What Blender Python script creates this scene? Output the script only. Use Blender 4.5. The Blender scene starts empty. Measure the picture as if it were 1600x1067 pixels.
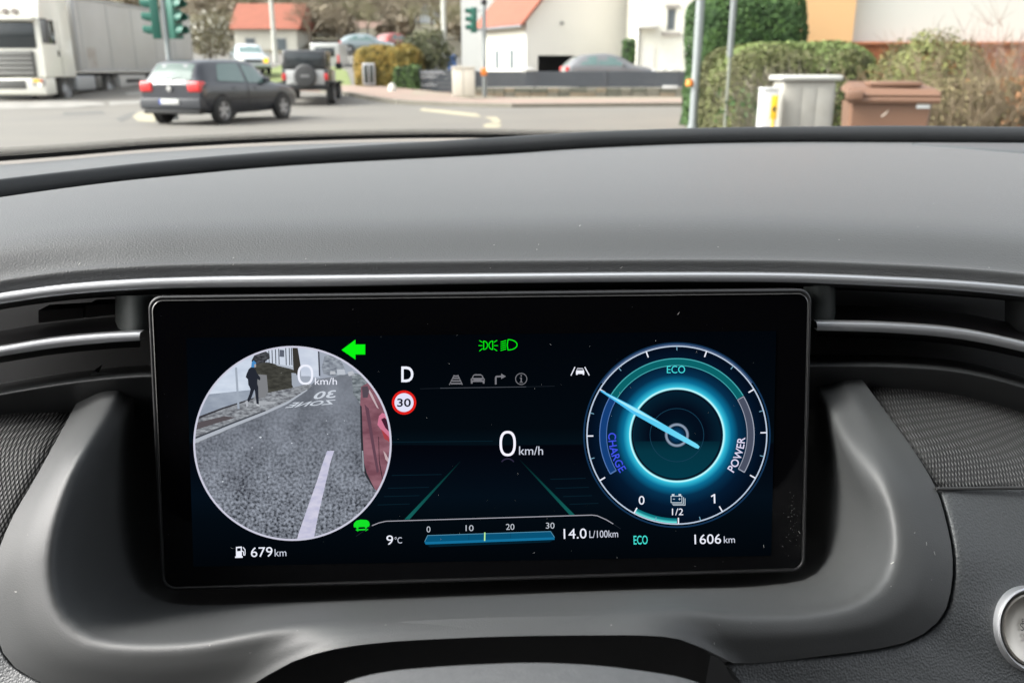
import bpy, bmesh, math, random
from mathutils import Vector, Matrix, noise
from mathutils.geometry import tessellate_polygon
random.seed(7)
S = bpy.context.scene
COL = S.collection
PI = math.pi
# ------------------------------------------------------------------ camera
FPX = 1350.0
CAMZ = 1.22
PITCH = math.atan(423.5 / FPX)
cam_d = bpy.data.cameras.new('camera')
cam = bpy.data.objects.new('camera', cam_d); COL.objects.link(cam)
cam.location = (0, 0, CAMZ); cam.rotation_euler = (PI/2 - PITCH, 0, 0)
cam_d.sensor_width = 36; cam_d.lens = 36 * FPX / 1600
cam_d.clip_start = 0.01; cam_d.clip_end = 2000
cam_d.dof.use_dof = True; cam_d.dof.focus_distance = 0.37; cam_d.dof.aperture_fstop = 17
S.camera = cam
# ------------------------------------------------------------------ sky, sun, exposure
EXPO = 2.0
SUN_EL, SUN_AZ = math.radians(42), math.radians(262)
w = bpy.data.worlds.new("World"); S.world = w; w.use_nodes = True
nt = w.node_tree; nt.nodes.clear()
wo = nt.nodes.new('ShaderNodeOutputWorld'); bg = nt.nodes.new('ShaderNodeBackground')
sk = nt.nodes.new('ShaderNodeTexSky'); sk.sky_type = 'NISHITA'; sk.sun_disc = False
sk.sun_elevation = SUN_EL; sk.sun_rotation = SUN_AZ; sk.air_density = 1.0; sk.dust_density = 6.0
hs = nt.nodes.new('ShaderNodeHueSaturation'); hs.inputs['Saturation'].default_value = 0.22
nt.links.new(sk.outputs[0], hs.inputs['Color']); nt.links.new(hs.outputs[0], bg.inputs['Color'])
bg.inputs['Strength'].default_value = 0.15
nt.links.new(bg.outputs[0], wo.inputs[0])
sd = bpy.data.lights.new('sun', 'SUN'); sd.energy = .6; sd.angle = math.radians(25); sd.color = (1, .965, .91)
sun = bpy.data.objects.new('sun', sd); COL.objects.link(sun)
sdir = Vector((math.sin(SUN_AZ)*math.cos(SUN_EL), math.cos(SUN_AZ)*math.cos(SUN_EL), math.sin(SUN_EL)))
sun.rotation_euler = sdir.to_track_quat('Z', 'Y').to_euler(); sun.location = (0, 0, 30)
S.view_settings.view_transform = 'Standard'; S.view_settings.look = 'None'
S.view_settings.exposure = EXPO; S.view_settings.gamma = 1; S.view_settings.use_curve_mapping = False
S.cycles.max_bounces = 8; S.cycles.transparent_max_bounces = 12; S.cycles.sample_clamp_indirect = 6
# ------------------------------------------------------------------ helpers
def lin(c):
    c = c / 255.0
    return c / 12.92 if c <= .04045 else ((c + .055) / 1.055) ** 2.4
def rgb(r, g, b): return (lin(r), lin(g), lin(b), 1)
MATS = {}
def mat(name, col, rough=.6, metal=0., spec=.5, var=0., vscale=4., bump=0., bscale=200., btype='noise', coat=0., col2=None, detail=4, bdist=.001, seed=0, sheen=0.):
    """principled material; var mixes col towards col2 with a noise of object-space scale"""
    if name in MATS: return MATS[name]
    m = bpy.data.materials.new(name); m.use_nodes = True; t = m.node_tree; b = t.nodes['Principled BSDF']
    b.inputs['Roughness'].default_value = rough; b.inputs['Metallic'].default_value = metal
    b.inputs['Specular IOR Level'].default_value = spec; b.inputs['Coat Weight'].default_value = coat
    b.inputs['Coat Roughness'].default_value = .05
    b.inputs['Sheen Weight'].default_value = sheen; b.inputs['Sheen Roughness'].default_value = .35
    c = tuple(col[:3]) + (1,)
    b.inputs['Base Color'].default_value = c
    if var or bump: tc = t.nodes.new('ShaderNodeTexCoord')
    if var:
        n = t.nodes.new('ShaderNodeTexNoise'); n.inputs['Scale'].default_value = vscale; n.inputs['Detail'].default_value = detail
        n.noise_dimensions = '3D'
        t.links.new(tc.outputs['Object'], n.inputs['Vector'])
        r = t.nodes.new('ShaderNodeValToRGB'); r.color_ramp.elements[0].position = .5 - .22/max(var, .2)*.8; r.color_ramp.elements[1].position = .5 + .22/max(var, .2)*.8
        r.color_ramp.elements[0].color = c
        c2 = col2 or tuple(x * (1 - var*.6) for x in c[:3])
        r.color_ramp.elements[1].color = tuple(c2[:3]) + (1,)
        t.links.new(n.outputs[0], r.inputs[0]); t.links.new(r.outputs[0], b.inputs['Base Color'])
    if bump:
        if btype == 'voronoi':
            n2 = t.nodes.new('ShaderNodeTexVoronoi'); n2.feature = 'SMOOTH_F1'; n2.inputs['Smoothness'].default_value = .5
        else:
            n2 = t.nodes.new('ShaderNodeTexNoise'); n2.inputs['Detail'].default_value = 3
        n2.inputs['Scale'].default_value = bscale
        t.links.new(tc.outputs['Object'], n2.inputs['Vector'])
        bp = t.nodes.new('ShaderNodeBump'); bp.inputs['Strength'].default_value = bump; bp.inputs['Distance'].default_value = bdist
        t.links.new(n2.outputs[0], bp.inputs['Height']); t.links.new(bp.outputs[0], b.inputs['Normal'])
    MATS[name] = m; return m
def emat(name, r, g, b, k=1.0):
    """screen or lamp colour as it should read in the picture"""
    if name in MATS: return MATS[name]
    m = bpy.data.materials.new(name); m.use_nodes = True; t = m.node_tree; t.nodes.clear()
    o = t.nodes.new('ShaderNodeOutputMaterial'); e = t.nodes.new('ShaderNodeEmission')
    e.inputs['Color'].default_value = rgb(r, g, b); e.inputs['Strength'].default_value = k / 2**EXPO
    t.links.new(e.outputs[0], o.inputs[0]); MATS[name] = m; return m
ORG = {}
def empty(name, loc, label=None, cat=None, group=None):
    o = bpy.data.objects.new(name, None); COL.objects.link(o); o.location = loc; o.empty_display_size = .1
    ORG[o.name] = Vector(loc)
    if label: tag(o, label, cat, group)
    return o
def tag(o, label=None, cat=None, group=None, kind=None):
    if label: o['label'] = label
    if cat: o['category'] = cat
    if group: o['group'] = group
    if kind: o['kind'] = kind
    return o
def link_mesh(name, me, m, parent=None, org=None):
    o = bpy.data.objects.new(name, me); COL.objects.link(o)
    if m is not None and not me.materials: me.materials.append(m)
    if parent is not None:
        o.parent = parent; ORG[o.name] = ORG[parent.name]
    else:
        og = Vector(org) if org else Vector((0, 0, 0)); o.location = og; ORG[o.name] = og
    return o
def mesh(name, V, F, m, parent=None, smooth=False, org=None, flat_angle=None):
    og = ORG[parent.name] if parent is not None else (Vector(org) if org else Vector((0, 0, 0)))
    me = bpy.data.meshes.new(name)
    me.from_pydata([tuple(Vector(v) - og) for v in V], [], F); me.update()
    if smooth: me.shade_smooth()
    return link_mesh(name, me, m, parent, org)
def from_bm(name, bm, m, parent=None, smooth=False, org=None):
    og = ORG[parent.name] if parent is not None else (Vector(org) if org else Vector((0, 0, 0)))
    if og.length: bmesh.ops.translate(bm, verts=bm.verts, vec=-og)
    me = bpy.data.meshes.new(name); bm.to_mesh(me); bm.free()
    if smooth:
        me.shade_smooth(); 
        try: me.set_sharp_from_angle(angle=math.radians(35))
        except Exception: pass
    return link_mesh(name, me, m, parent, org)
def bbox(bm, lo, hi, bev=0., seg=2, M=None):
    r = bmesh.ops.create_cube(bm, size=1); vs = r['verts']
    c = [(a+b)/2 for a, b in zip(lo, hi)]; s = [abs(b-a) for a, b in zip(lo, hi)]
    for v in vs: v.co = Vector((v.co.x*s[0]+c[0], v.co.y*s[1]+c[1], v.co.z*s[2]+c[2]))
    if bev:
        es = list({e for v in vs for e in v.link_edges})
        r2 = bmesh.ops.bevel(bm, geom=es, offset=bev, segments=seg, affect='EDGES', profile=.5)
        vs = list({v for f in r2['faces'] for v in f.verts} | {v for v in vs if v.is_valid})
    if M is not None: bmesh.ops.transform(bm, matrix=M, verts=vs)
    return vs
def box(name, lo, hi, m, parent=None, bev=0., seg=2, M=None, org=None):
    bm = bmesh.new(); bbox(bm, lo, hi, bev, seg, M)
    return from_bm(name, bm, m, parent, smooth=bev > 0, org=org)
def btube(bm, pts, r, n=10, cap=True):
    """tube of radius r (number or list) along pts"""
    pts = [Vector(p) for p in pts]; rings = []
    for i, p in enumerate(pts):
        a = pts[max(0, i-1)]; b = pts[min(len(pts)-1, i+1)]; d = (b-a).normalized()
        up = Vector((0, 0, 1)) if abs(d.z) < .9 else Vector((1, 0, 0))
        x = d.cross(up).normalized(); y = x.cross(d).normalized()
        rr = r[i] if isinstance(r, (list, tuple)) else r
        rings.append([bm.verts.new(p + x*rr*math.cos(2*PI*k/n) + y*rr*math.sin(2*PI*k/n)) for k in range(n)])
    for i in range(len(rings)-1):
        for k in range(n):
            bm.faces.new((rings[i][k], rings[i][(k+1) % n], rings[i+1][(k+1) % n], rings[i+1][k]))
    if cap:
        bm.faces.new(rings[0]); bm.faces.new(rings[-1][::-1])
def tube(name, pts, r, m, parent=None, n=12, org=None):
    bm = bmesh.new(); btube(bm, pts, r, n); bmesh.ops.recalc_face_normals(bm, faces=bm.faces)
    return from_bm(name, bm, m, parent, True, org)
def blathe(bm, prof, c, axis='x', n=28, cap=True):
    """prof = [(radius, along)]"""
    rings = []
    for r, a in prof:
        ring = []
        for k in range(n):
            t = 2*PI*k/n
            if axis == 'x': p = (c[0]+a, c[1]+r*math.cos(t), c[2]+r*math.sin(t))
            elif axis == 'y': p = (c[0]+r*math.cos(t), c[1]+a, c[2]+r*math.sin(t))
            else: p = (c[0]+r*math.cos(t), c[1]+r*math.sin(t), c[2]+a)
            ring.append(bm.verts.new(p))
        rings.append(ring)
    for i in range(len(rings)-1):
        for k in range(n): bm.faces.new((rings[i][k], rings[i][(k+1) % n], rings[i+1][(k+1) % n], rings[i+1][k]))
    if cap: bm.faces.new(rings[0]); bm.faces.new(rings[-1][::-1])
def lathe(name, prof, c, m, parent=None, axis='x', n=28, org=None, cap=True):
    bm = bmesh.new(); blathe(bm, prof, c, axis, n, cap); bmesh.ops.recalc_face_normals(bm, faces=bm.faces)
    return from_bm(name, bm, m, parent, True, org)
def poly_prism(name, pts, off, m, parent=None, org=None):
    """closed prism: polygon pts (3D) extruded by vector off"""
    n = len(pts); V = [Vector(p) for p in pts] + [Vector(p)+Vector(off) for p in pts]
    F = [tuple(range(n)), tuple(range(2*n-1, n-1, -1))] + [(i, (i+1) % n, n+(i+1) % n, n+i) for i in range(n)]
    bm = bmesh.new(); vs = [bm.verts.new(v) for v in V]
    for f in F: bm.faces.new([vs[i] for i in f])
    bmesh.ops.recalc_face_normals(bm, faces=bm.faces)
    return from_bm(name, bm, m, parent, False, org)
def copy_tree(o, parent=None):
    c = o.copy(); COL.objects.link(c); c.parent = parent
    for ch in list(o.children): copy_tree(ch, c)
    return c
# rays of the photograph, used to survey where things stand
FW = Vector((0, math.cos(PITCH), -math.sin(PITCH))); UPV = Vector((0, math.sin(PITCH), math.cos(PITCH)))
CP = Vector((0, 0, CAMZ))
def ray(u, v): return FW + UPV*((533.5-v)/FPX) + Vector((1, 0, 0))*((u-800)/FPX)
def at(u, v, Y):
    d = ray(u, v); return CP + d*(Y/d.y)
YAW = math.tan(math.radians(3.456))
def pd(u, v, Y):
    """point on the dashboard-parallel plane at depth Y"""
    d = ray(u, v); return CP + d*(Y/(d.y - YAW*d.x))
def onplane(u, v, P0, n):
    d = ray(u, v); return CP + d*((P0-CP).dot(n)/d.dot(n))
def catmull(P, k=8):
    P = [Vector(p) for p in P]; out = []
    for i in range(len(P)-1):
        p0 = P[i-1] if i > 0 else 2*P[0]-P[1]; p1 = P[i]; p2 = P[i+1]; p3 = P[i+2] if i+2 < len(P) else 2*P[-1]-P[-2]
        a = max((p1-p0).length, 1e-6)**.5; b = max((p2-p1).length, 1e-6)**.5; c = max((p3-p2).length, 1e-6)**.5
        m1 = (p2-p1) + b*((p1-p0)/a - (p2-p0)/(a+b)); m2 = (p2-p1) + b*((p3-p2)/c - (p3-p1)/(b+c))
        for j in range(k):
            t = j/k; out.append((2*t**3-3*t*t+1)*p1 + (t**3-2*t*t+t)*m1 + (-2*t**3+3*t*t)*p2 + (t**3-t*t)*m2)
    out.append(P[-1]); return out
def resample(P, n):
    L = [0]
    for a, b in zip(P, P[1:]): L.append(L[-1] + (b-a).length)
    out = []; j = 0
    for i in range(n):
        s = L[-1]*i/(n-1)
        while j < len(L)-2 and L[j+1] < s: j += 1
        t = (s-L[j])/max(L[j+1]-L[j], 1e-9); out.append(P[j].lerp(P[j+1], min(max(t, 0), 1)))
    return out
def resample_u(P, us):
    """sample a left-to-right pixel curve (u,v,Y) at the given u values"""
    out = []; j = 0
    for u in us:
        while j < len(P)-2 and P[j+1].x < u: j += 1
        t = (u-P[j].x)/max(P[j+1].x-P[j].x, 1e-9); out.append(P[j].lerp(P[j+1], t))
    return out
def grid_mesh(name, rows, m, parent=None, smooth=True, sub=0, closed=False, org=None):
    """rows of equal-length lists of world points; sub = cubic subdivision between rows"""
    if sub:
        cols = [catmull([r[i] for r in rows], sub) for i in range(len(rows[0]))]
        rows = [[c[j] for c in cols] for j in range(len(cols[0]))]
    n = len(rows[0]); V = [p for r in rows for p in r]; F = []
    for j in range(len(rows)-1):
        for i in range(n - (0 if closed else 1)):
            i2 = (i+1) % n; F.append((j*n+i, j*n+i2, (j+1)*n+i2, (j+1)*n+i))
    return mesh(name, V, F, m, parent, smooth, org)
US = [-110 + 20*i for i in range(92)]       # u samples across the dashboard (-110 .. 1710)
def ucurve(P, off=(0, 0, 0)):
    C = catmull(P, 6); return [pd(p.x, p.y+off[1], p.z+off[2]) for p in resample_u(C, US)]
# ================================================================== DASHBOARD
PL = mat('soft_dash_plastic', (.062, .064, .066), .53, spec=.5, sheen=.10, bump=.55, bscale=1350, bdist=.0004)
PL2 = mat('grained_roll_plastic', (.016, .017, .018), .5, spec=.5, bump=.3, bscale=1500, bdist=.0003)
PLS = mat('smooth_satin_plastic', (.056, .058, .058), .52, spec=.5, bump=.35, bscale=1900, bdist=.0002, var=.3, vscale=35, col2=(.051, .053, .054))
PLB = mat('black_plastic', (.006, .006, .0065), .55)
PLG = mat('vent_cheek_plastic', (.06, .068, .066), .55)
LEA = mat('leather_grain_panel', (.056, .060, .063), .45, spec=.5, bump=.45, bscale=1150, btype='voronoi', bdist=.0005)
SIL = mat('satin_silver_trim', (.62, .63, .65), .5, metal=1.)
dash = empty('dashboard', (0, .45, .8), 'dark grey soft-touch car dashboard wrapped around the wide digital display', 'dashboard')
ledge_far = [(-140, 268, .80), (0, 258, .84), (100, 250, .88), (200, 241, .91), (300, 234.5, .93), (400, 229, .95), (550, 223.5, .98), (700, 221, 1.0), (900, 222, 1.02), (1200, 221, 1.02), (1720, 221, 1.0)]
roll_top = [(-140, 303, .50), (0, 286, .545), (100, 274, .58), (200, 262.5, .61), (300, 252.5, .64), (400, 244, .665), (500, 236.5, .685), (600, 230, .70), (700, 224, .71), (800, 217.5, .72), (900, 211.5, .725), (1000, 207.5, .73), (1100, 204.5, .73), (1250, 202.5, .73), (1600, 203, .72), (1720, 204, .715)]
roll_bot = [(-140, 336, .49), (0, 315, .535), (100, 300, .57), (200, 286, .60), (300, 275, .63), (400, 265.5, .655), (500, 258.5, .675), (600, 253, .69), (700, 248, .70), (800, 242.5, .71), (900, 235.5, .715), (1000, 230.5, .72), (1100, 227, .72), (1250, 224.8, .72), (1400, 225, .715), (1600, 226, .71), (1720, 227, .70)]
strip_top = [(-140, 484, .34), (0, 460, .345), (100, 446.5, .348), (200, 439, .35), (300, 435.3, .352), (500, 432.5, .354), (800, 429.3, .356), (1100, 427.6, .356), (1250, 429, .355), (1400, 435, .352), (1500, 440.5, .35), (1600, 449, .347), (1720, 463, .342)]
strip_bot = [(-140, 499, .34), (0, 475, .345), (100, 461, .348), (200, 453.5, .35), (300, 450, .352), (500, 448, .354), (800, 442.5, .356), (1100, 440.5, .356), (1250, 442, .355), (1400, 448, .352), (1500, 454, .35), (1600, 464, .347), (1720, 479, .342)]
RT, RB, STT, STB, LF = (ucurve(c) for c in (roll_top, roll_bot, strip_top, strip_bot, ledge_far))
# ledge between windscreen and roll
rows = [LF]
back = [p + Vector((0, .022, -.012)) for p in RT]
mid = [a.lerp(b, .5) + Vector((0, 0, .0005)) for a, b in zip(LF, back)]
grid_mesh('windscreen_ledge', [[p + Vector((0, .05, -.03)) for p in LF], LF, mid, back], PL, dash)
# rounded roll
prof = []
for a, b in zip(RT, RB):
    h = (a-b).length/2; c = a.lerp(b, .5) + Vector((0, .006, 0))
    prof.append((c, h))
rows = []
for k in range(15):
    t = math.radians(-30 + 17.5*k)     # from front-bottom over the top to the back
    row = []
    for c, h in prof:
        H = h*1.03
        row.append(c + Vector((0, -math.cos(t)*H*1.0, math.sin(t)*H)))
    rows.append(row)
rows.insert(0, [r + Vector((0, .012, -.006)) for r in rows[0]])
grid_mesh('padded_roll', rows, PL2, dash)
# main pad: from roll down to the strip, front edge rounded
seam = ucurve(roll_bot, (0, 0, .004)); seam = [p + Vector((0, .002, .0012)) for p in seam]
edge = [p + Vector((0, .010, .0042)) for p in STT]
r1 = [a.lerp(b, .04) + Vector((0, 0, .0010)) for a, b in zip(seam, edge)]
r2 = [a.lerp(b, .35) + Vector((0, 0, .012)) for a, b in zip(seam, edge)]
r3 = [a.lerp(b, .65) + Vector((0, 0, .0165)) for a, b in zip(seam, edge)]
r4 = [a.lerp(b, .86) + Vector((0, 0, .0145)) for a, b in zip(seam, edge)]
r5 = [a.lerp(b, .95) + Vector((0, 0, .0098)) for a, b in zip(seam, edge)]
r6 = [p + Vector((0, .004, .0052)) for p in STT]
r7 = [p + Vector((0, .004, -.001)) for p in STT]
grid_mesh('dash_pad', [seam, r1, r2, r3, r4, r5, edge, r6, r7], PL, dash, sub=5)
# corner pad at the far right with its seam line, lying on the pad
from mathutils.bvhtree import BVHTree
pad_o = bpy.data.objects['dash_pad']; og_ = ORG['dashboard']
pad_b = BVHTree.FromPolygons([v.co + og_ for v in pad_o.data.vertices], [tuple(p.vertices) for p in pad_o.data.polygons])
def on_pad(u, v, h):
    d = ray(u, v).normalized(); q = pad_b.ray_cast(CP, d)
    if q[0] is None: return None
    return q[0] + Vector((0, 0, h))
rows = []
for u in range(1425, 1720, 12):
    vb = 226.5 + (u-1425)*.078; row = [on_pad(u, vb + .4, -.0004), on_pad(u, vb, .0012)]
    for k in range(1, 6): row.append(on_pad(u, vb + (225.8-vb)*k/5*.98 + .8*k/5, .0016))
    if all(row): rows.append(row)
if len(rows) > 2: grid_mesh('corner_pad', rows, LEA, dash)
# silver strip: convex bar
def bar_between(name, T, B, m, depth=.004, parent=dash, bulge=.0007):
    rows = []
    for k in range(7):
        t = k/6; b = math.sin(PI*t)
        rows.append([a.lerp(c, t) + Vector((0, -bulge*b, 0)) for a, c in zip(T, B)])
    rows = [[p + Vector((0, depth, 0)) for p in T]] + rows + [[p + Vector((0, depth, 0)) for p in B]]
    return grid_mesh(name, rows, m, parent)
bar_between('silver_trim_strip', STT, STB, SIL)
# ---- dark band right under the strip and back wall behind the display
def sub_u(P, u0, u1, n=24, off=0, yo=0):
    C = catmull(P, 8); us = [u0 + (u1-u0)*i/(n-1) for i in range(n)]
    return [pd(p.x, p.y+off, p.z+yo) for p in resample_u(C, us)]
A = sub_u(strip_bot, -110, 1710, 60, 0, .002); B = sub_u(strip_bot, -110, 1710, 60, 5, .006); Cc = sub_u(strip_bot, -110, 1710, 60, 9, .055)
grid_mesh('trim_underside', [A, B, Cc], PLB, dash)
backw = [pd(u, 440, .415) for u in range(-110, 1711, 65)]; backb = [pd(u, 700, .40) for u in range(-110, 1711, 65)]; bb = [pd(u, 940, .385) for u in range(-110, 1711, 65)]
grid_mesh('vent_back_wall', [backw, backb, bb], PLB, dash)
# ---- vents: lower silver trims, shelves, lips
ltrim_t = [(-140, 565, .338), (0, 543, .342), (84, 529.5, .345), (169, 522, .347), (219, 519.8, .348)]
ltrim_b = [(-140, 580, .338), (0, 557, .342), (84, 544, .345), (169, 535.5, .347), (219, 532.5, .348)]
rtrim_t = [(1276, 503.4, .353), (1389, 506, .351), (1501, 515, .348), (1600, 535, .343), (1720, 566, .338)]
rtrim_b = [(1276, 516.6, .353), (1389, 520, .351), (1501, 530, .348), (1600, 550, .343), (1720, 582, .338)]
llip = [(-140, 641, .335), (0, 613, .34), (112, 595, .343), (211, 585, .345), (300, 583, .346)]
rlip = [(1200, 569, .352), (1271, 568.5, .351), (1389, 569, .349), (1501, 578, .346), (1600, 602, .341), (1720, 646, .336)]
for side, tt, tb, lip in (('l', ltrim_t, ltrim_b, llip), ('r', rtrim_t, rtrim_b, rlip)):
    u0, u1 = (-110, 219) if side == 'l' else (1276, 1710)
    T = sub_u(tt, u0, u1); Bm = sub_u(tb, u0, u1)
    bar_between('vent_trim', T, Bm, SIL, parent=dash)
    # end cap of the trim
    # shelf behind the trim
    s0 = sub_u(tt, u0, u1, 24, 1.5, .0035); s1 = sub_u(tt, u0, u1, 24, -9, .02); s2 = sub_u(tt, u0, u1, 24, -26, .05)
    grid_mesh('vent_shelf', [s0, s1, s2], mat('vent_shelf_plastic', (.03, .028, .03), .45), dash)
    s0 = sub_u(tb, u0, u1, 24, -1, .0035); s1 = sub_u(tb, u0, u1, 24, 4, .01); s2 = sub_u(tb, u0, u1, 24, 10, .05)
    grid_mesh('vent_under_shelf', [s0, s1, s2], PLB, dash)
    # lower lip: rounded edge falling to the fabric panel
    a0, a1 = (-110, 300) if side == 'l' else (1200, 1710)
    q = [sub_u(lip, a0, a1, 30, o, y) for o, y in ((-14, .055), (-4, .012), (0, .002), (4, 0), (9, .001), (22, .004), (44, .009), (70, .018))]
    grid_mesh('vent_lip', q, mat('lip_plastic', (.02, .021, .022), .42), dash, sub=2)
# vanes faintly seen in the left vent, cheeks beside the display
for (u0, v0, u1, v1) in ((60, 505, 130, 497), (134, 497, 182, 491)):
    P = [pd(u0, v0, .385), pd(u1, v1, .388), pd(u1, v1-16, .388), pd(u0, v0-20, .385)]
    poly_prism('vent_vane', P, (0, .01, 0), mat('vane_plastic', (.03, .027, .027), .4), dash)
for k in range(0):
    u = 1310 + k*24
    P = [pd(u, 492, .392), pd(u+17, 493, .392), pd(u+17, 470, .395), pd(u, 469, .395)]
    poly_prism('vent_vane', P, (0, .004, 0), PLB, dash)
ck = [[pd(u, v, y) for (u, y) in ((180, .385), (184, .368), (192, .358), (204, .354), (222, .354), (240, .36))] for v in (462, 480, 500, 517)]
grid_mesh('vent_cheek', ck, PLG, dash)
ck = [[pd(u, v, y) for (u, y) in ((1255, .364), (1275, .359), (1295, .359), (1301, .361), (1304, .366), (1306, .385))] for v in (446, 465, 485, 501)]
grid_mesh('vent_cheek', ck, PLG, dash)
ck = [[pd(u, v, y) for (u, y) in ((1570, .40), (1590, .375), (1620, .362), (1700, .36))] for v in (470, 490, 530)]
grid_mesh('vent_cheek', ck, mat('cheek_dark', (.03, .032, .033), .55), dash)
# ---- binnacle surround: rings lofted from outer seam to behind the display
CEN = (750, 600)
ring0 = [(152.2, 560, 0.386), (142, 585, 0.36), (118, 632, 0.35), (81, 700, 0.325), (52, 752, 0.312), (17, 813, 0.3), (-8, 880, 0.29), (-12, 940, 0.283), (0, 1009, 0.275), (21, 1040, 0.27), (69, 1068, 0.265), (150, 1095, 0.26), (290, 1098, 0.253), (375, 1083, 0.2468), (420, 1053, 0.2417), (460, 1032, 0.2388), (520, 1014, 0.2356), (600, 1003, 0.2345), (700, 997, 0.2335), (800, 993.5, 0.2325), (920, 992, 0.2325), (1020, 993, 0.2327), (1060, 998, 0.2345), (1100, 1013, 0.238), (1134, 1033.6, 0.242), (1306, 1021.5, 0.251), (1370, 1013, 0.255), (1412, 1004, 0.258), (1447, 987, 0.262), (1475, 958, 0.266), (1487, 913, 0.272), (1488, 865, 0.279), (1478, 813, 0.289), (1463, 764, 0.299), (1425, 700, 0.316), (1385, 645, 0.338), (1352, 600, 0.351), (1340, 585, 0.36), (1324.0, 560, 0.386)]
ring2 = [(210.9, 560, 0.392), (200, 585, 0.3635), (170, 640, 0.338), (132, 705, 0.308), (105, 765, 0.295), (85, 840, 0.283), (82, 906, 0.275), (96, 958, 0.268), (137, 994, 0.262), (206, 1006, 0.257), (309, 1003, 0.252), (378, 991, 0.249), (450, 980, 0.247), (520, 974, 0.246), (650, 969, 0.245), (800, 962, 0.245), (940, 957, 0.245), (1010, 954, 0.245), (1080, 955, 0.247), (1150, 961, 0.25), (1272, 958, 0.256), (1335, 944, 0.26), (1379, 913, 0.266), (1396, 872, 0.273), (1396, 813, 0.283), (1373, 734, 0.3), (1335, 660, 0.33), (1300, 585, 0.3655), (1290.7, 560, 0.394)]
ring3 = [(220.0, 560, 0.396), (212, 585, 0.3675), (190, 640, 0.344), (155, 705, 0.316), (130, 769, 0.302), (110, 837, 0.291), (105, 889, 0.283), (116, 938, 0.277), (148, 974, 0.272), (190, 987, 0.268), (275, 989, 0.263), (344, 985, 0.261), (413, 972, 0.259), (500, 962, 0.257), (650, 957, 0.256), (800, 950, 0.256), (940, 945, 0.256), (1000, 942, 0.256), (1080, 942, 0.258), (1130, 947, 0.26), (1237, 949, 0.265), (1328, 932, 0.27), (1360, 902, 0.275), (1375, 862, 0.282), (1373, 803, 0.292), (1341, 734, 0.307), (1312, 670, 0.328), (1282, 585, 0.3695), (1274.9, 560, 0.398)]
ring35 = [(226.2, 560, 0.389), (220, 585, 0.363), (203, 640, 0.349), (180, 705, 0.332), (165, 769, 0.321), (155, 837, 0.312), (152, 880, 0.306), (160, 920, 0.301), (180, 945, 0.297), (210, 960, 0.293), (290, 962, 0.289), (360, 958, 0.287), (430, 950, 0.285), (500, 944, 0.284), (650, 939, 0.283), (800, 932, 0.283), (940, 927, 0.283), (1080, 924, 0.284), (1220, 922, 0.288), (1290, 910, 0.292), (1325, 885, 0.297), (1340, 850, 0.304), (1338, 795, 0.314), (1318, 734, 0.327), (1298, 670, 0.341), (1272, 585, 0.367), (1265.9, 560, 0.393)]
ring4 = [(234.7, 560, 0.408), (232, 585, 0.382), (222, 660, 0.371), (214, 740, 0.355), (212, 820, 0.345), (216, 870, 0.338), (235, 915, 0.333), (280, 936, 0.331), (420, 938, 0.33), (750, 927, 0.33), (1000, 918, 0.33), (1190, 911, 0.331), (1262, 895, 0.334), (1285, 860, 0.338), (1288, 800, 0.345), (1284, 730, 0.356), (1275, 650, 0.372), (1262, 585, 0.384), (1258.0, 560, 0.41)]
ring5 = [(262.0, 560, 0.421), (262, 585, 0.395), (262, 760, 0.375), (268, 850, 0.365), (290, 895, 0.362), (420, 908, 0.36), (750, 900, 0.36), (1190, 880, 0.36), (1235, 860, 0.362), (1240, 760, 0.375), (1236, 585, 0.395), (1235.5, 560, 0.421)]
NA = 150
def polar(ring, n=NA):
    C = catmull([Vector(p) for p in ring], 12)
    ang = []
    for p in C:
        a = math.atan2(p.y-CEN[1], p.x-CEN[0])      # left = pi .. bottom = pi/2 .. right = 0
        if a < -1: a += 2*PI
        ang.append(a)
    out = []
    for i in range(n):
        # left part starts at angle pi+.02, right part ends at -.02; denser in the corners
        t = i/(n-1); th = (PI+.032) - (PI+.064)*(t - .055*math.sin(4*PI*t))
        j = 0
        while j < len(C)-2 and ang[j+1] > th: j += 1
        d = ang[j]-ang[j+1]; s = (ang[j]-th)/d if abs(d) > 1e-9 else 0
        p = C[j].lerp(C[j+1], min(max(s, -1), 1)); out.append(p)
    return out
R0, R2, R3, R35, R4, R5 = (polar(r) for r in (ring0, ring2, ring3, ring35, ring4, ring5))
def pr(R): return [pd(p.x, p.y, p.z) for p in R]
W0, W2, W3, W35, W4, W5 = map(pr, (R0, R2, R3, R35, R4, R5))
nrm = Vector((-YAW, -1, .25)).normalized()
Wa = [a.lerp(b, .25) + nrm*.0012 for a, b in zip(W0, W2)]
Wb = [a.lerp(b, .70) + nrm*.0028 for a, b in zip(W0, W2)]
W2b = [p + nrm*.0008 for p in W2]
Wedge = [p + Vector((0, .010, 0)) for p in W0]
Wc = [a.lerp(b, .03) + nrm*.0002 for a, b in zip(W0, W2)]
grid_mesh('binnacle_surround', [Wedge, [p+Vector((0, .003, 0)) for p in W0], W0, Wc, Wa, Wb, W2b, W3, W35, W4, W5], PLS, dash, sub=5)
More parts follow.
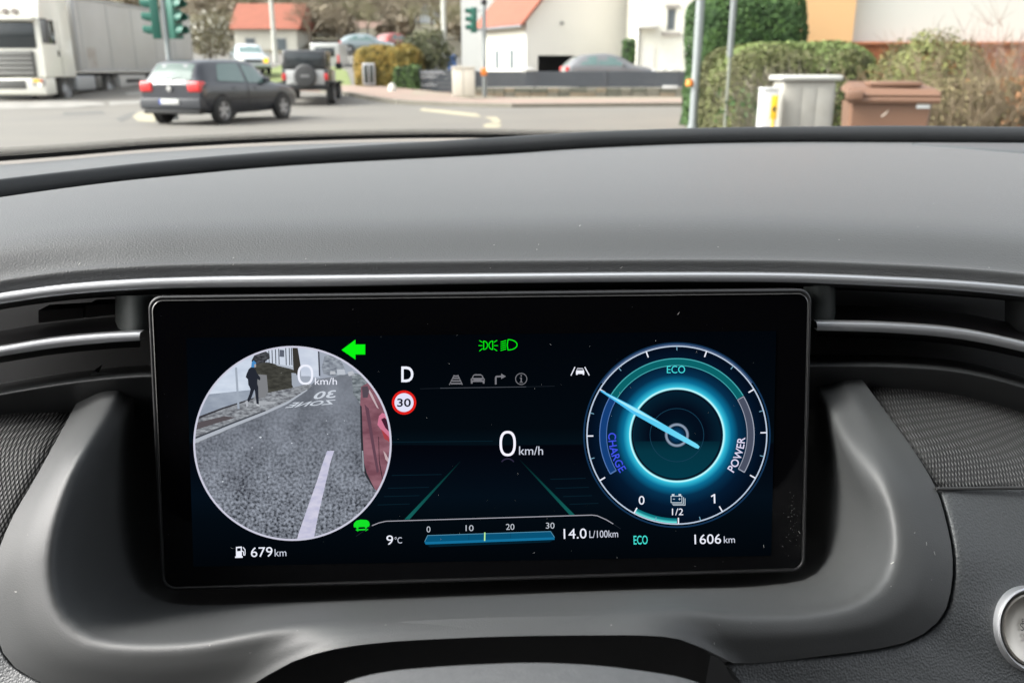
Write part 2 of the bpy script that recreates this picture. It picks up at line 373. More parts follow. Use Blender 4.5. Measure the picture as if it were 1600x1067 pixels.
# ---- woven fabric inserts
def fabric_mat():
    m = bpy.data.materials.new('woven_black_mesh'); m.use_nodes = True; t = m.node_tree; b = t.nodes['Principled BSDF']
    b.inputs['Roughness'].default_value = .65
    tc = t.nodes.new('ShaderNodeTexCoord'); sx = t.nodes.new('ShaderNodeSeparateXYZ'); t.links.new(tc.outputs['UV'], sx.inputs[0])
    def mm(op, a, b_=None):
        n = t.nodes.new('ShaderNodeMath'); n.operation = op
        for i, v in enumerate((a, b_)):
            if v is None: continue
            if isinstance(v, (int, float)): n.inputs[i].default_value = v
            else: t.links.new(v, n.inputs[i])
        return n.outputs[0]
    s1 = mm('SINE', mm('MULTIPLY', mm('ADD', sx.outputs[0], mm('MULTIPLY', sx.outputs[1], .55)), 2*PI/.00145))
    s2 = mm('SINE', mm('MULTIPLY', mm('SUBTRACT', sx.outputs[0], mm('MULTIPLY', sx.outputs[1], .55)), 2*PI/.00145))
    h = mm('MULTIPLY', mm('ADD', s1, 1.), mm('ADD', s2, 1.))
    r = t.nodes.new('ShaderNodeValToRGB'); r.color_ramp.elements[0].color = (.006, .006, .006, 1); r.color_ramp.elements[1].color = (.11, .11, .11, 1)
    r.color_ramp.elements[0].position = .15; r.color_ramp.elements[1].position = .8
    t.links.new(mm('DIVIDE', h, 4.), r.inputs[0]); t.links.new(r.outputs[0], b.inputs['Base Color'])
    bp = t.nodes.new('ShaderNodeBump'); bp.inputs['Distance'].default_value = .0005; bp.inputs['Strength'].default_value = .8
    t.links.new(h, bp.inputs['Height']); t.links.new(bp.outputs[0], b.inputs['Normal'])
    MATS['fab'] = m; return m
FAB = fabric_mat()
def uv_world(o, ax=(0, 2)):
    me = o.data; uv = me.uv_layers.new(name='UVMap')
    for l in me.loops:
        c = me.vertices[l.vertex_index].co; uv.data[l.index].uv = (c[ax[0]], c[ax[1]])
a = resample(catmull([(1351, 596, .360), (1356, 604, .357), (1385, 645, .341), (1425, 700, .318), (1463, 764, .302)], 8), 16)
b_ = resample(catmull([(1720, 688, .345), (1720, 700, .338), (1720, 715, .33), (1720, 735, .318), (1720, 760.5, .304)], 8), 16)
rows = [[pd(*(p.lerp(q, k/10) - Vector((0, 16*math.sin(PI*k/10)*(1-j_/15), 0)))) for k in range(11)] for j_, (p, q) in enumerate(zip(a, b_))]
rows.append([p + Vector((0, .006, -.001)) for p in rows[-1]])
for r in rows: r.insert(0, r[0] + Vector((0, .004, 0)))
uv_world(grid_mesh('fabric_insert', rows, FAB, dash))
a = resample(catmull([(119, 634, .358), (112, 645, .353), (81, 700, .329), (52, 752, .316), (17, 813, .304), (-8, 880, .294), (-20, 900, .29)], 8), 16)
b_ = resample(catmull([(-150, 668, .346), (-153, 680, .342), (-155, 710, .329), (-158, 752, .316), (-160, 813, .304), (-160, 880, .294), (-160, 900, .29)], 8), 16)
rows = [[pd(*(p.lerp(q, k/10) - Vector((0, 16*math.sin(PI*k/10)*(1-j_/15), 0)))) for k in range(11)] for j_, (p, q) in enumerate(zip(a, b_))]
for r in rows: r.insert(0, r[0] + Vector((0, .004, 0)))
uv_world(grid_mesh('fabric_insert', rows, FAB, dash))
# thin rounded bead closing the fabric bottom edge
a = [pd(u, 763.5 - (u-1463)*.012, .2985+.00001*(u-1463)) for u in range(1463, 1720, 16)]
tube('fabric_edge_bead', a, .00075, mat('bead', (.03, .03, .03), .5), dash, 8)
# ---- leather grain side panels
seamR = resample(catmull([(1463, 764, .302), (1478, 813, .292), (1488, 865, .282), (1487, 913, .275), (1475, 958, .269), (1447, 987, .265), (1412, 1004, .261), (1370, 1013, .258), (1306, 1021.5, .254), (1220, 1028, .250), (1134, 1034, .246)], 10), 60)
farR = resample([Vector(p) for p in ((1720, 760, .304), (1725, 900, .283), (1725, 1160, .250), (1450, 1200, .238), (1300, 1220, .234), (1205, 1160, .232))], 60)
e0 = [pd(p.x, p.y, p.z+.008) for p in seamR]; e1 = [pd(p.x, p.y, p.z+.001) for p in seamR]
def offp(P, k, dz):
    out = []
    for i, p in enumerate(P):
        d = (P[min(i+1, len(P)-1)] - P[max(i-1, 0)]); n2 = Vector((-d.y, d.x, 0)).normalized()
        if n2.y < 0 and abs(n2.y) > abs(n2.x): n2 = -n2
        if n2.x < 0 and abs(n2.x) >= abs(n2.y): n2 = -n2
        out.append(pd(p.x+n2.x*k, p.y+n2.y*k, p.z+dz))
    return out
e2 = offp(seamR, 3, -.0012); e3 = offp(seamR, 8, -.0022)
fr = [pd(*p) for p in farR]
mids = [[a.lerp(b, k) for a, b in zip(e3, fr)] for k in (.15, .4, .7)]
grid_mesh('leather_panel', [e0, e1, e2, e3] + mids + [fr], LEA, dash, sub=3)
seamL = resample(catmull([(-30, 985, .28), (0, 1011, .277), (21, 1039, .273), (69, 1067, .267), (150, 1096, .262), (260, 1110, .258)], 10), 40)
farL = resample([Vector(p) for p in ((-160, 985, .28), (-160, 1150, .262), (120, 1220, .25), (260, 1220, .245))], 40)
f0 = [pd(p.x, p.y, p.z+.008) for p in seamL]; f1 = [pd(p.x, p.y, p.z) for p in seamL]; f2 = [pd(p.x-2.5, p.y+2.5, p.z-.0015) for p in seamL]; f3 = [pd(p.x-6, p.y+6, p.z-.002) for p in seamL]
fl = [pd(*p) for p in farL]
grid_mesh('leather_panel', [f0, f1, f2, f3, [a.lerp(b, .5) for a, b in zip(f3, fl)], fl], LEA, dash, sub=3)
# dark well below the binnacle round the steering column
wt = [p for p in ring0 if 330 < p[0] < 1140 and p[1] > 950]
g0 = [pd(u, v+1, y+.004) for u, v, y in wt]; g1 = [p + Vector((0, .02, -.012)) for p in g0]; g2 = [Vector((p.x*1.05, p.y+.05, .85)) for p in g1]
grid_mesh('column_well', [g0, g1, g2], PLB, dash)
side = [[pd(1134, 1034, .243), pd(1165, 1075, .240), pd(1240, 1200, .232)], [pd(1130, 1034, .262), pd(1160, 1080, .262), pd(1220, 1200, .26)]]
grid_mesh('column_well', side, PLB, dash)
# ---- start button
lp_o = bpy.data.objects['leather_panel']; lp_b = BVHTree.FromPolygons([v.co + og_ for v in lp_o.data.vertices], [tuple(p.vertices) for p in lp_o.data.polygons])
hit = lp_b.ray_cast(CP, ray(1608, 982).normalized()); bn = hit[1] if hit[1].y < 0 else -hit[1]
bn = (bn + Vector((0, -.93, .37)).normalized()*.6).normalized(); bc = hit[0] + bn*.0012
bx_ = Vector((1, 0, 0)) - bn*bn.x; bx_.normalize(); by_ = bn.cross(bx_)
MB = Matrix((( bx_.x, by_.x, bn.x, bc.x), (bx_.y, by_.y, bn.y, bc.y), (bx_.z, by_.z, bn.z, bc.z), (0, 0, 0, 1)))
def blt(name, prof, m, par, n=48):
    bm = bmesh.new(); blathe(bm, prof, (0, 0, 0), 'z', n); bmesh.ops.recalc_face_normals(bm, faces=bm.faces)
    bmesh.ops.transform(bm, matrix=MB, verts=bm.verts); return from_bm(name, bm, m, par, True)
SB = .0158
btn = blt('start_button', [(SB, -.02), (SB, .0012), (SB*.985, .0022), (SB*.95, .0026), (SB*.92, .0022), (SB*.875, .0008), (SB*.865, -.001)], SIL, dash)
CAPM = mat('warm_satin_metal', (.55, .52, .47), .38, metal=.85)
capo = blt('button_cap', [(SB*.85, -.012), (SB*.85, .0006), (SB*.835, .0016), (SB*.80, .0019), (SB*.74, .0012), (SB*.5, .0004), (SB*.2, .0001), (.0001, 0)], CAPM, btn)

sur_o = bpy.data.objects['binnacle_surround']; sur_b = BVHTree.FromPolygons([v.co + og_ for v in sur_o.data.vertices], [tuple(p.vertices) for p in sur_o.data.polygons])
V = []; F = []; rdd = random.Random(12)
for k_ in range(150):
    if k_ < 95: u, v, bv = rdd.uniform(0, 1490), rdd.uniform(640, 1040), sur_b
    else: u, v, bv = rdd.uniform(0, 1600), rdd.uniform(270, 425), pad_b
    q = bv.ray_cast(CP, ray(u, v).normalized())
    if q[0] is None: continue
    n_ = q[1] if q[1].dot(CP-q[0]) > 0 else -q[1]; t1 = n_.orthogonal().normalized(); t1 = Matrix.Rotation(rdd.uniform(0, 6.28), 3, n_) @ t1; t2 = n_.cross(t1)
    r_ = rdd.uniform(.00010, .00024); L = r_*(1 if rdd.random() < .75 else 3); c = q[0] + n_*.00025; b0 = len(V)
    V += [c - t1*L - t2*r_*.6, c + t1*L - t2*r_*.6, c + t1*L + t2*r_*.6, c - t1*L + t2*r_*.6]; F.append((b0, b0+1, b0+2, b0+3))
tag(mesh('dust', V, F, mat('pale_dust', (.42, .42, .40), .9), dash), kind='stuff')
# ================================================================== DISPLAY
DC = Vector((-.00978, .33367, CAMZ-.14765))
DM = Matrix.Rotation(math.radians(3.456), 4, 'Z') @ Matrix.Rotation(math.radians(-12.0), 4, 'X') @ Matrix.Rotation(math.radians(.244), 4, 'Y')
DN = (DM @ Vector((0, -1, 0))).normalized()
DX = (DM @ Vector((1, 0, 0))).normalized(); DZ = (DM @ Vector((0, 0, 1))).normalized()
DW, DH = .275, .1233
disp = empty('digital_display', DC + DN*(-.012) - DZ*DH/2, 'wide black digital instrument display with glowing gauges and a round camera view', 'display')
def dpt(x, z, n=0.): return DC + DX*x + DZ*z + DN*n
def rrect(w, h, r, n=8):
    out = []
    for cx, cz, a0 in ((w/2-r, h/2-r, 0), (-w/2+r, h/2-r, PI/2), (-w/2+r, -h/2+r, PI), (w/2-r, -h/2+r, 3*PI/2)):
        for k in range(n+1):
            a = a0 + PI/2*k/n; out.append((cx+r*math.cos(a), cz+r*math.sin(a)))
    return out
GL = mat('black_display_glass', (.0015, .0015, .002), .09, spec=.2)
HS = mat('black_display_case', (.012, .012, .013), .38)
rows = []
for w_, h_, r_, n_ in ((DW-.02, DH-.02, .004, -.02), (DW, DH, .0055, -.018), (DW, DH, .0055, -.0014), (DW-.0006, DH-.0006, .0055, -.0004), (DW-.0018, DH-.0018, .0052, .0), (DW-.0030, DH-.0030, .0048, -.0002), (DW-.0034, DH-.0034, .0046, -.0012)):
    rows.append([dpt(x, z, n_) for x, z in rrect(w_, h_, r_)])
grid_mesh('display_case', rows, HS, disp, closed=True)
rr = rrect(DW-.0032, DH-.0032, .0047)
gv = [dpt(x, z, -.0008) for x, z in rr]; gv2 = [dpt(x*.998, z*.996, -.0002) for x, z in rr]; n = len(gv)
glass = mesh('display_glass', gv + gv2, [tuple(range(n, 2*n))] + [(i, (i+1) % n, n+(i+1) % n, n+i) for i in range(n)], GL, disp, False)
# a thin bright line of the glass edge chamfer
def ring_rr(name, w1, h1, r1, w2, h2, r2, n1, n2, m, par):
    a = [dpt(x, z, n1) for x, z in rrect(w1, h1, r1)]; b = [dpt(x, z, n2) for x, z in rrect(w2, h2, r2)]
    return grid_mesh(name, [a, b], m, par, closed=True)
ring_rr('edge_chamfer', DW-.0036, DH-.0036, .0045, DW-.0044, DH-.0044, .0042, -.0001, .0001, mat('chamfer', (.1, .1, .1), .25, metal=.6), disp)
LAY = .00006
def sp_(u, v, k=1): return onplane(u, v, DC + DN*(.0001+LAY*k), DN)
def flat(name, polys, m, par, k=1):
    """flat print on the screen: polygons in photograph pixels, k = layer"""
    V = []; F = []
    for P in polys:
        if len(P) < 3: continue
        b0 = len(V); V += [sp_(p[0], p[1], k) for p in P]
        if len(P) <= 4: F.append(tuple(range(b0, b0+len(P))))
        else:
            for t in tessellate_polygon([[Vector((p[0], p[1], 0)) for p in P]]): F.append(tuple(b0+i for i in t))
    if not V: return None
    o = mesh(name, V, F, m, par)
    uv = o.data.uv_layers.new(name='UVMap')
    px = [p for P in polys if len(P) >= 3 for p in P]
    for l in o.data.loops: uv.data[l.index].uv = (px[l.vertex_index][0]/100, px[l.vertex_index][1]/100)
    return o
def stroke(P, w):
    """list of quads following polyline P with width w"""
    out = []
    for a, b in zip(P, P[1:]):
        dx, dy = b[0]-a[0], b[1]-a[1]; L = math.hypot(dx, dy) or 1; nx, ny = -dy/L*w/2, dx/L*w/2; ex, ey = dx/L*w*.2, dy/L*w*.2
        out.append([(a[0]+nx-ex, a[1]+ny-ey), (b[0]+nx+ex, b[1]+ny+ey), (b[0]-nx+ex, b[1]-ny+ey), (a[0]-nx-ex, a[1]-ny-ey)])
    return out
def arc(cx, cy, r0, r1, a0, a1, n=40, sy=.988):
    """annular sector as quads; degrees, counter-clockwise from the right"""
    out = []
    for i in range(n):
        t0 = math.radians(a0+(a1-a0)*i/n); t1 = math.radians(a0+(a1-a0)*(i+1)/n)
        f = lambda r, t: (cx+r*math.cos(t), cy-r*sy*math.sin(t))
        out.append([f(r0, t0), f(r1, t0), f(r1, t1), f(r0, t1)])
    return out
def ell(cx, cy, rx, ry, n=64): return [(cx+rx*math.cos(2*PI*i/n), cy+ry*math.sin(2*PI*i/n)) for i in range(n)]
def tmesh(s, bold=0., spacing=1.):
    cu = bpy.data.curves.new('t', 'FONT'); cu.body = s; cu.size = 1; cu.offset = bold; cu.space_character = spacing; cu.resolution_u = 4
    o = bpy.data.objects.new('t', cu); COL.objects.link(o)
    me = bpy.data.meshes.new_from_object(o)
    V = [(v.co.x, v.co.y) for v in me.vertices]; F = [tuple(p.vertices) for p in me.polygons]
    bpy.data.objects.remove(o); bpy.data.curves.remove(cu); bpy.data.meshes.remove(me)
    return V, F
def text(name, s, x0, x1, y0, y1, m, par, k=3, ang=0., bold=0., slant=0., fn=None, plane=None):
    """letters fitted to the pixel box x0..x1, y0 (top)..y1 (bottom), rotated ang degrees about its centre"""
    V, F = tmesh(s, bold)
    ax, bx = min(v[0] for v in V), max(v[0] for v in V); ay, by = min(v[1] for v in V), max(v[1] for v in V)
    cx, cy = (x0+x1)/2, (y0+y1)/2; ca, sa = math.cos(math.radians(ang)), math.sin(math.radians(ang)); out = []
    for x, y in V:
        s_, t_ = (x-ax)/(bx-ax), (y-ay)/(by-ay)
        if fn: out.append(fn(s_, t_)); continue
        px_, py_ = (s_-.5)*(x1-x0), -(t_-.5)*(y1-y0)
        out.append((cx+px_*ca-py_*sa, cy+px_*sa+py_*ca))
    P = [(plane(p[0], p[1]) if plane else sp_(p[0], p[1], k)) for p in out]
    return mesh(name, P, F, m, par)
def zero(name, x0, x1, y0, y1, w_, m, par, k):
    cx, cy, a, b = (x0+x1)/2, (y0+y1)/2, (x1-x0)/2, (y1-y0)/2; out = []; N = 48
    def f(a_, b_, t):
        c, s_ = math.cos(t), math.sin(t); e = .82
        return (cx + a_*math.copysign(abs(c)**e, c), cy + b_*math.copysign(abs(s_)**e, s_))
    for i in range(N):
        t0, t1 = 2*PI*i/N, 2*PI*(i+1)/N
        out.append([f(a, b, t0), f(a, b, t1), f(a-w_, b-w_, t1), f(a-w_, b-w_, t0)])
    return flat(name, out, m, par, k)
WH = emat('white_pixels', 235, 238, 250, 1.05); GN = emat('green_pixels', 10, 245, 20); GR = emat('grey_pixels', 118, 118, 124)
DG = emat('dim_pixels', 60, 66, 78); TE = emat('teal_pixels', 20, 110, 110); CY = emat('cyan_pixels', 95, 225, 235)
# lit picture area, a little lighter than the black border
def grad_mat(name, stops, mode='radial', cx=0, cy=0, R=1, sy=.988):
    """emission from a colour ramp over the distance (or the height) in photograph pixels, the picture a screen shows"""
    m = bpy.data.materials.new(name); m.use_nodes = True; t = m.node_tree; t.nodes.clear()
    o = t.nodes.new('ShaderNodeOutputMaterial'); e = t.nodes.new('ShaderNodeEmission'); e.inputs['Strength'].default_value = 1/2**EXPO
    tc = t.nodes.new('ShaderNodeTexCoord'); mp = t.nodes.new('ShaderNodeMapping'); t.links.new(tc.outputs['UV'], mp.inputs[0])
    mp.vector_type = 'POINT'
    s1 = 100/R
    mp.inputs['Scale'].default_value = (s1, s1/sy, 1); mp.inputs['Location'].default_value = (-cx/R, -cy/R/sy, 0)
    if mode == 'radial':
        g = t.nodes.new('ShaderNodeVectorMath'); g.operation = 'LENGTH'; t.links.new(mp.outputs[0], g.inputs[0]); out = g.outputs['Value']
    else:
        g = t.nodes.new('ShaderNodeSeparateXYZ'); t.links.new(mp.outputs[0], g.inputs[0]); out = g.outputs['Y' if mode == 'y' else 'X']
    r = t.nodes.new('ShaderNodeValToRGB'); els = r.color_ramp.elements
    while len(els) < len(stops): els.new(.5)
    for el, (p, c) in zip(els, stops): el.position = p; el.color = rgb(*c)
    t.links.new(out, r.inputs[0]); t.links.new(r.outputs[0], e.inputs['Color']); t.links.new(e.outputs[0], o.inputs[0]); return m
flat('picture_area', [[(291, 528), (1213, 517), (1205, 868), (302, 885)]], grad_mat('picture_glow', [(0, (2, 5, 10)), (.40, (3, 9, 15)), (.47, (4, 16, 24)), (.475, (3, 5, 12)), (.7, (4, 14, 24)), (.8, (3, 10, 17)), (1, (2, 5, 9))], 'y', 0, 520, 360, 1), disp, 0)
Z1 = lambda x, y: (280+x*.3374, 520+y*.3374)
Z2 = lambda x, y: (880+x*.3374, 510+y*.3374)
Z3 = lambda x, y: (520+x*.2625, 510+y*.2625)
Z4 = lambda x, y: (540+x*.275, 680+y*.275)
def zl(Z, *P): return [Z(*p) for p in P]
# ---- road graphic in the centre
for q in (((719, 721), (635, 811)), ((812, 718), (893, 804))):
    (x0, y0), (x1, y1) = q
    flat('lane_graphic', [[(x0-.6, y0), (x0+.6, y0), (x1+5, y1), (x1-3, y1)]], grad_mat('lane_fade', [(0, (4, 14, 22)), (1, (20, 96, 92))], 'y', 0, 718, 90, 1), disp, 2)
for y, a, b in ((690, 612, 770), (742, 612, 690), (762, 606, 670), (775, 600, 655), (788, 590, 640), (748, 860, 915), (762, 868, 920), (775, 880, 925), (787, 890, 935)):
    flat('speed_streak', [[(a, y), (b, y-1.5), (b, y-.6), (a, y+1)]], emat('streak', 10, 34, 46), disp, 2)
# ---- camera view
cv = flat('camera_view', [ell(457, 692.5, 152.5, 149.5, 96)], None, disp, 1)
def asphalt_view():
    m = bpy.data.materials.new('camera_asphalt_picture'); m.use_nodes = True; t = m.node_tree; t.nodes.clear()
    o = t.nodes.new('ShaderNodeOutputMaterial'); e = t.nodes.new('ShaderNodeEmission'); e.inputs['Strength'].default_value = 1/2**EXPO
    tc = t.nodes.new('ShaderNodeTexCoord'); sx = t.nodes.new('ShaderNodeSeparateXYZ'); t.links.new(tc.outputs['UV'], sx.inputs[0])
    n = t.nodes.new('ShaderNodeTexNoise'); n.inputs['Scale'].default_value = 22; n.inputs['Detail'].default_value = 5; t.links.new(tc.outputs['UV'], n.inputs[0])
    mr = t.nodes.new('ShaderNodeMapRange'); mr.inputs['From Min'].default_value = 6.2; mr.inputs['From Max'].default_value = 8.0; mr.inputs['To Min'].default_value = .2; mr.inputs['To Max'].default_value = 2.2
    t.links.new(sx.outputs[1], mr.inputs[0])
    a = t.nodes.new('ShaderNodeMath'); a.operation = 'SUBTRACT'; t.links.new(n.outputs[0], a.inputs[0]); a.inputs[1].default_value = .5
    b = t.nodes.new('ShaderNodeMath'); b.operation = 'MULTIPLY_ADD'; t.links.new(a.outputs[0], b.inputs[0]); t.links.new(mr.outputs[0], b.inputs[1])
    n3 = t.nodes.new('ShaderNodeTexNoise'); n3.inputs['Scale'].default_value = 2.2; t.links.new(tc.outputs['UV'], n3.inputs[0])
    m3 = t.nodes.new('ShaderNodeMath'); m3.operation = 'MULTIPLY_ADD'; t.links.new(n3.outputs[0], m3.inputs[0]); m3.inputs[1].default_value = .6; m3.inputs[2].default_value = .17
    t.links.new(m3.outputs[0], b.inputs[2])
    r = t.nodes.new('ShaderNodeValToRGB'); r.color_ramp.elements[0].color = rgb(26, 30, 38); r.color_ramp.elements[1].color = rgb(168, 175, 188)
    r.color_ramp.elements[0].position = .05; r.color_ramp.elements[1].position = 1.0
    t.links.new(b.outputs[0], r.inputs[0]); t.links.new(r.outputs[0], e.inputs['Color']); t.links.new(e.outputs[0], o.inputs[0]); return m
cv.data.materials.clear(); cv.data.materials.append(asphalt_view())
CLIPC = ell(457, 692.5, 152.3, 149.3, 96)
def clip(P):
    out = list(P); n = len(CLIPC)
    for i in range(n):
        a, b = CLIPC[i], CLIPC[(i+1) % n]; inp, out = out, []
        if not inp: break
        side = lambda p: (b[0]-a[0])*(p[1]-a[1]) - (b[1]-a[1])*(p[0]-a[0])
        for j in range(len(inp)):
            p, q = inp[j-1], inp[j]; sp, sq = side(p), side(q)
            if (sp >= 0) != (sq >= 0):
                t = sp/(sp-sq); out.append((p[0]+t*(q[0]-p[0]), p[1]+t*(q[1]-p[1])))
            if sq >= 0: out.append(q)
    return out
def cp(name, pts, c, k, Z=Z1):
    P = clip([Z(*p) for p in pts])
    if len(P) < 3: return
    m = c if not isinstance(c, tuple) else emat('view_%d_%d_%d' % c, *c)
    return flat(name, [P], m, cv, k)
def noisy(name, c1, c2, sc):
    m = bpy.data.materials.new(name); m.use_nodes = True; t = m.node_tree; t.nodes.clear()
    o = t.nodes.new('ShaderNodeOutputMaterial'); e = t.nodes.new('ShaderNodeEmission'); e.inputs['Strength'].default_value = 1/2**EXPO
    tc = t.nodes.new('ShaderNodeTexCoord'); mp = t.nodes.new('ShaderNodeMapping'); t.links.new(tc.outputs['UV'], mp.inputs[0]); mp.inputs['Scale'].default_value = (1, 2.2, 1); mp.inputs['Rotation'].default_value = (0, 0, .45)
    n = t.nodes.new('ShaderNodeTexNoise'); n.inputs['Scale'].default_value = sc; n.inputs['Detail'].default_value = 5; t.links.new(mp.outputs[0], n.inputs[0])
    r = t.nodes.new('ShaderNodeValToRGB'); r.color_ramp.elements[0].position = .35; r.color_ramp.elements[1].position = .65
    r.color_ramp.elements[0].color = rgb(*c1); r.color_ramp.elements[1].color = rgb(*c2)
    t.links.new(n.outputs[0], r.inputs[0]); t.links.new(r.outputs[0], e.inputs['Color']); t.links.new(e.outputs[0], o.inputs[0]); return m
cp('far_street', [(60, 60), (1000, 60), (1000, 215), (780, 190), (640, 215), (590, 260), (400, 300), (60, 400)], (160, 168, 182), 2)
cp('pavement_picture', [(60, 400), (200, 352), (330, 300), (420, 272), (520, 255), (600, 235), (615, 245), (590, 268), (500, 328), (400, 375), (250, 437), (60, 520)], noisy('pavement_view', (95, 97, 104), (165, 170, 176), 12), 3)
cp('kerb_picture', [(60, 497), (250, 420), (400, 362), (500, 318), (590, 262), (594, 266), (503, 328), (403, 374), (253, 434), (60, 516)], (176, 182, 192), 4)
cp('kerb_shadow', [(60, 488), (250, 412), (400, 356), (400, 362), (250, 420), (60, 497)], (66, 70, 78), 5)
cp('white_wall_picture', [(60, 60), (345, 60), (350, 262), (60, 292)], noisy('wall_view', (196, 207, 224), (212, 222, 236), 3), 4)
cp('lower_wall_picture', [(60, 292), (350, 262), (345, 305), (200, 350), (60, 402)], noisy('lwall_view', (142, 152, 168), (160, 170, 184), 4), 4)
cp('wall_foot_shadow', [(60, 398), (200, 346), (345, 300), (345, 306), (200, 354), (60, 410)], (58, 58, 64), 5)
cp('wet_patch', [(60, 420), (210, 385), (260, 392), (150, 425), (60, 455)], (88, 82, 86), 5)
cp('building_picture', [(400, 60), (530, 60), (530, 170), (410, 140)], (205, 214, 228), 3)
for x in (412, 427, 443, 458, 491, 507, 517): cp('facade_strut', [(x, 60), (x+4, 60), (x+7, 150), (x+3, 150)], (52, 56, 66), 4)
cp('facade_window', [(465, 78), (486, 80), (486, 112), (465, 110)], (92, 98, 112), 5)
cp('dark_tree_picture', [(335, 128), (350, 100), (375, 92), (400, 85), (418, 98), (420, 118), (400, 130), (395, 145), (340, 150)], noisy('tree_view', (30, 30, 34), (84, 86, 92), 14), 5)
cp('hedge_picture', [(340, 150), (375, 138), (412, 137), (480, 152), (530, 172), (538, 245), (520, 256), (455, 268), (398, 280), (392, 215), (350, 200)], noisy('hedge_view', (52, 52, 48), (74, 74, 68), 9), 5)
cp('hedge_top_light', [(440, 142), (530, 158), (530, 170), (455, 152)], (176, 184, 196), 6)
cp('trunk_picture', [(524, 60), (547, 60), (562, 150), (556, 190), (534, 200), (528, 160)], (56, 54, 50), 6)
cp('far_house_picture', [(547, 60), (645, 60), (652, 205), (620, 205), (600, 200), (565, 200), (562, 150)], noisy('fhouse_view', (196, 205, 222), (210, 218, 232), 3), 5)
cp('far_post', [(641, 60), (648, 60), (654, 200), (647, 200)], (70, 74, 84), 6)
cp('far_bush', [(668, 190), (660, 160), (672, 110), (700, 95), (740, 110), (765, 160), (770, 195), (700, 200)], noisy('bush_view', (104, 110, 122), (160, 168, 178), 12), 6)
cp('far_car_picture', [(730, 170), (765, 168), (770, 192), (732, 194)], (188, 194, 204), 7)
cp('far_car_picture', [(780, 182), (803, 176), (815, 196), (785, 200)], (186, 190, 198), 7)
cp('parked_car_front', [(700, 178), (722, 178), (724, 192), (698, 192)], (186, 190, 198), 7)
cp('white_post_picture', [(520, 185), (542, 188), (545, 240), (530, 255), (522, 240)], (160, 168, 180), 7)
cp('cabinet_picture', [(365, 192), (405, 195), (412, 270), (398, 300), (352, 300), (350, 230)], (126, 128, 132), 6)
0 and cp('cabinet_post', [(384, 190), (394, 190), (400, 300), (388, 300)], (66, 56, 58), 7)
cp('paver_patch', [(345, 315), (450, 318), (440, 328), (380, 336), (345, 330)], (168, 172, 178), 6)
cp('post_picture', [(258, 160), (268, 160), (280, 352), (270, 352)], (160, 170, 184), 7)
# runner in the camera picture
RN = cp('runner_picture', [(333, 158), (322, 168), (312, 190), (308, 205), (318, 215), (320, 240), (325, 248), (330, 262), (326, 282), (314, 312), (322, 320), (336, 296), (345, 270), (349, 262), (354, 290), (358, 328), (369, 332), (367, 290), (366, 250), (362, 236), (362, 214), (374, 220), (376, 208), (360, 186), (354, 170), (345, 160)], (38, 42, 52), 8)
cp('runner_cap', [(333, 160), (336, 135), (345, 128), (356, 138), (355, 150), (348, 160)], (72, 138, 196), 9)
cp('runner_face', [(347, 146), (356, 144), (356, 158), (349, 161)], (168, 160, 158), 10)
cp('runner_shoe', [(305, 318), (316, 312), (321, 338), (312, 344)], (176, 180, 188), 9)
cp('runner_shoe', [(357, 328), (369, 331), (374, 341), (358, 338)], (190, 194, 200), 9)
# vehicles on the right of the picture
cp('grey_cars_picture', [(798, 192), (815, 188), (850, 195), (880, 215), (862, 240), (842, 250), (838, 330), (820, 300), (806, 285)], noisy('cars_view', (84, 92, 98), (150, 158, 164), 10), 7)
cp('red_car_picture', [(842, 250), (862, 238), (885, 225), (1000, 330), (1000, 800), (905, 722), (880, 680), (858, 650), (848, 600), (843, 480), (838, 330)], noisy('car_body_view', (116, 74, 86), (150, 104, 116), 3), 8)
cp('red_car_sill', [(838, 335), (845, 340), (850, 480), (856, 600), (868, 648), (905, 722), (895, 712), (862, 660), (846, 600), (840, 470)], (44, 46, 52), 9)
cp('red_car_window', [(846, 250), (872, 246), (880, 270), (872, 300), (850, 300)], (84, 74, 84), 9)
cp('red_car_crease', [(858, 330), (878, 350), (905, 520), (925, 640), (915, 650), (895, 540), (870, 400)], (98, 68, 82), 9)
cp('red_car_highlight', [(880, 262), (893, 282), (915, 330), (925, 352), (915, 345), (890, 300), (878, 275)], (196, 176, 182), 10)
cp('red_car_door_gap', [(922, 480), (925, 480), (928, 590), (948, 700), (944, 700), (925, 600)], (62, 44, 54), 10)
cp('red_car_mirror', [(918, 425), (925, 385), (940, 370), (960, 378), (985, 400), (985, 500), (965, 480), (940, 455)], (206, 120, 148), 10)
cp('red_car_mirror_inner', [(935, 400), (950, 392), (985, 420), (985, 470), (955, 440)], (66, 30, 48), 11)
cp('red_car_handle', [(945, 545), (958, 560), (970, 585), (968, 600), (955, 585)], (196, 172, 176), 10)
cp('red_car_tail_light', [(935, 445), (970, 480), (975, 505), (950, 490)], (168, 66, 72), 11)
cp('tyre_highlight', [(846, 545), (852, 545), (858, 640), (850, 640)], (150, 158, 166), 10)
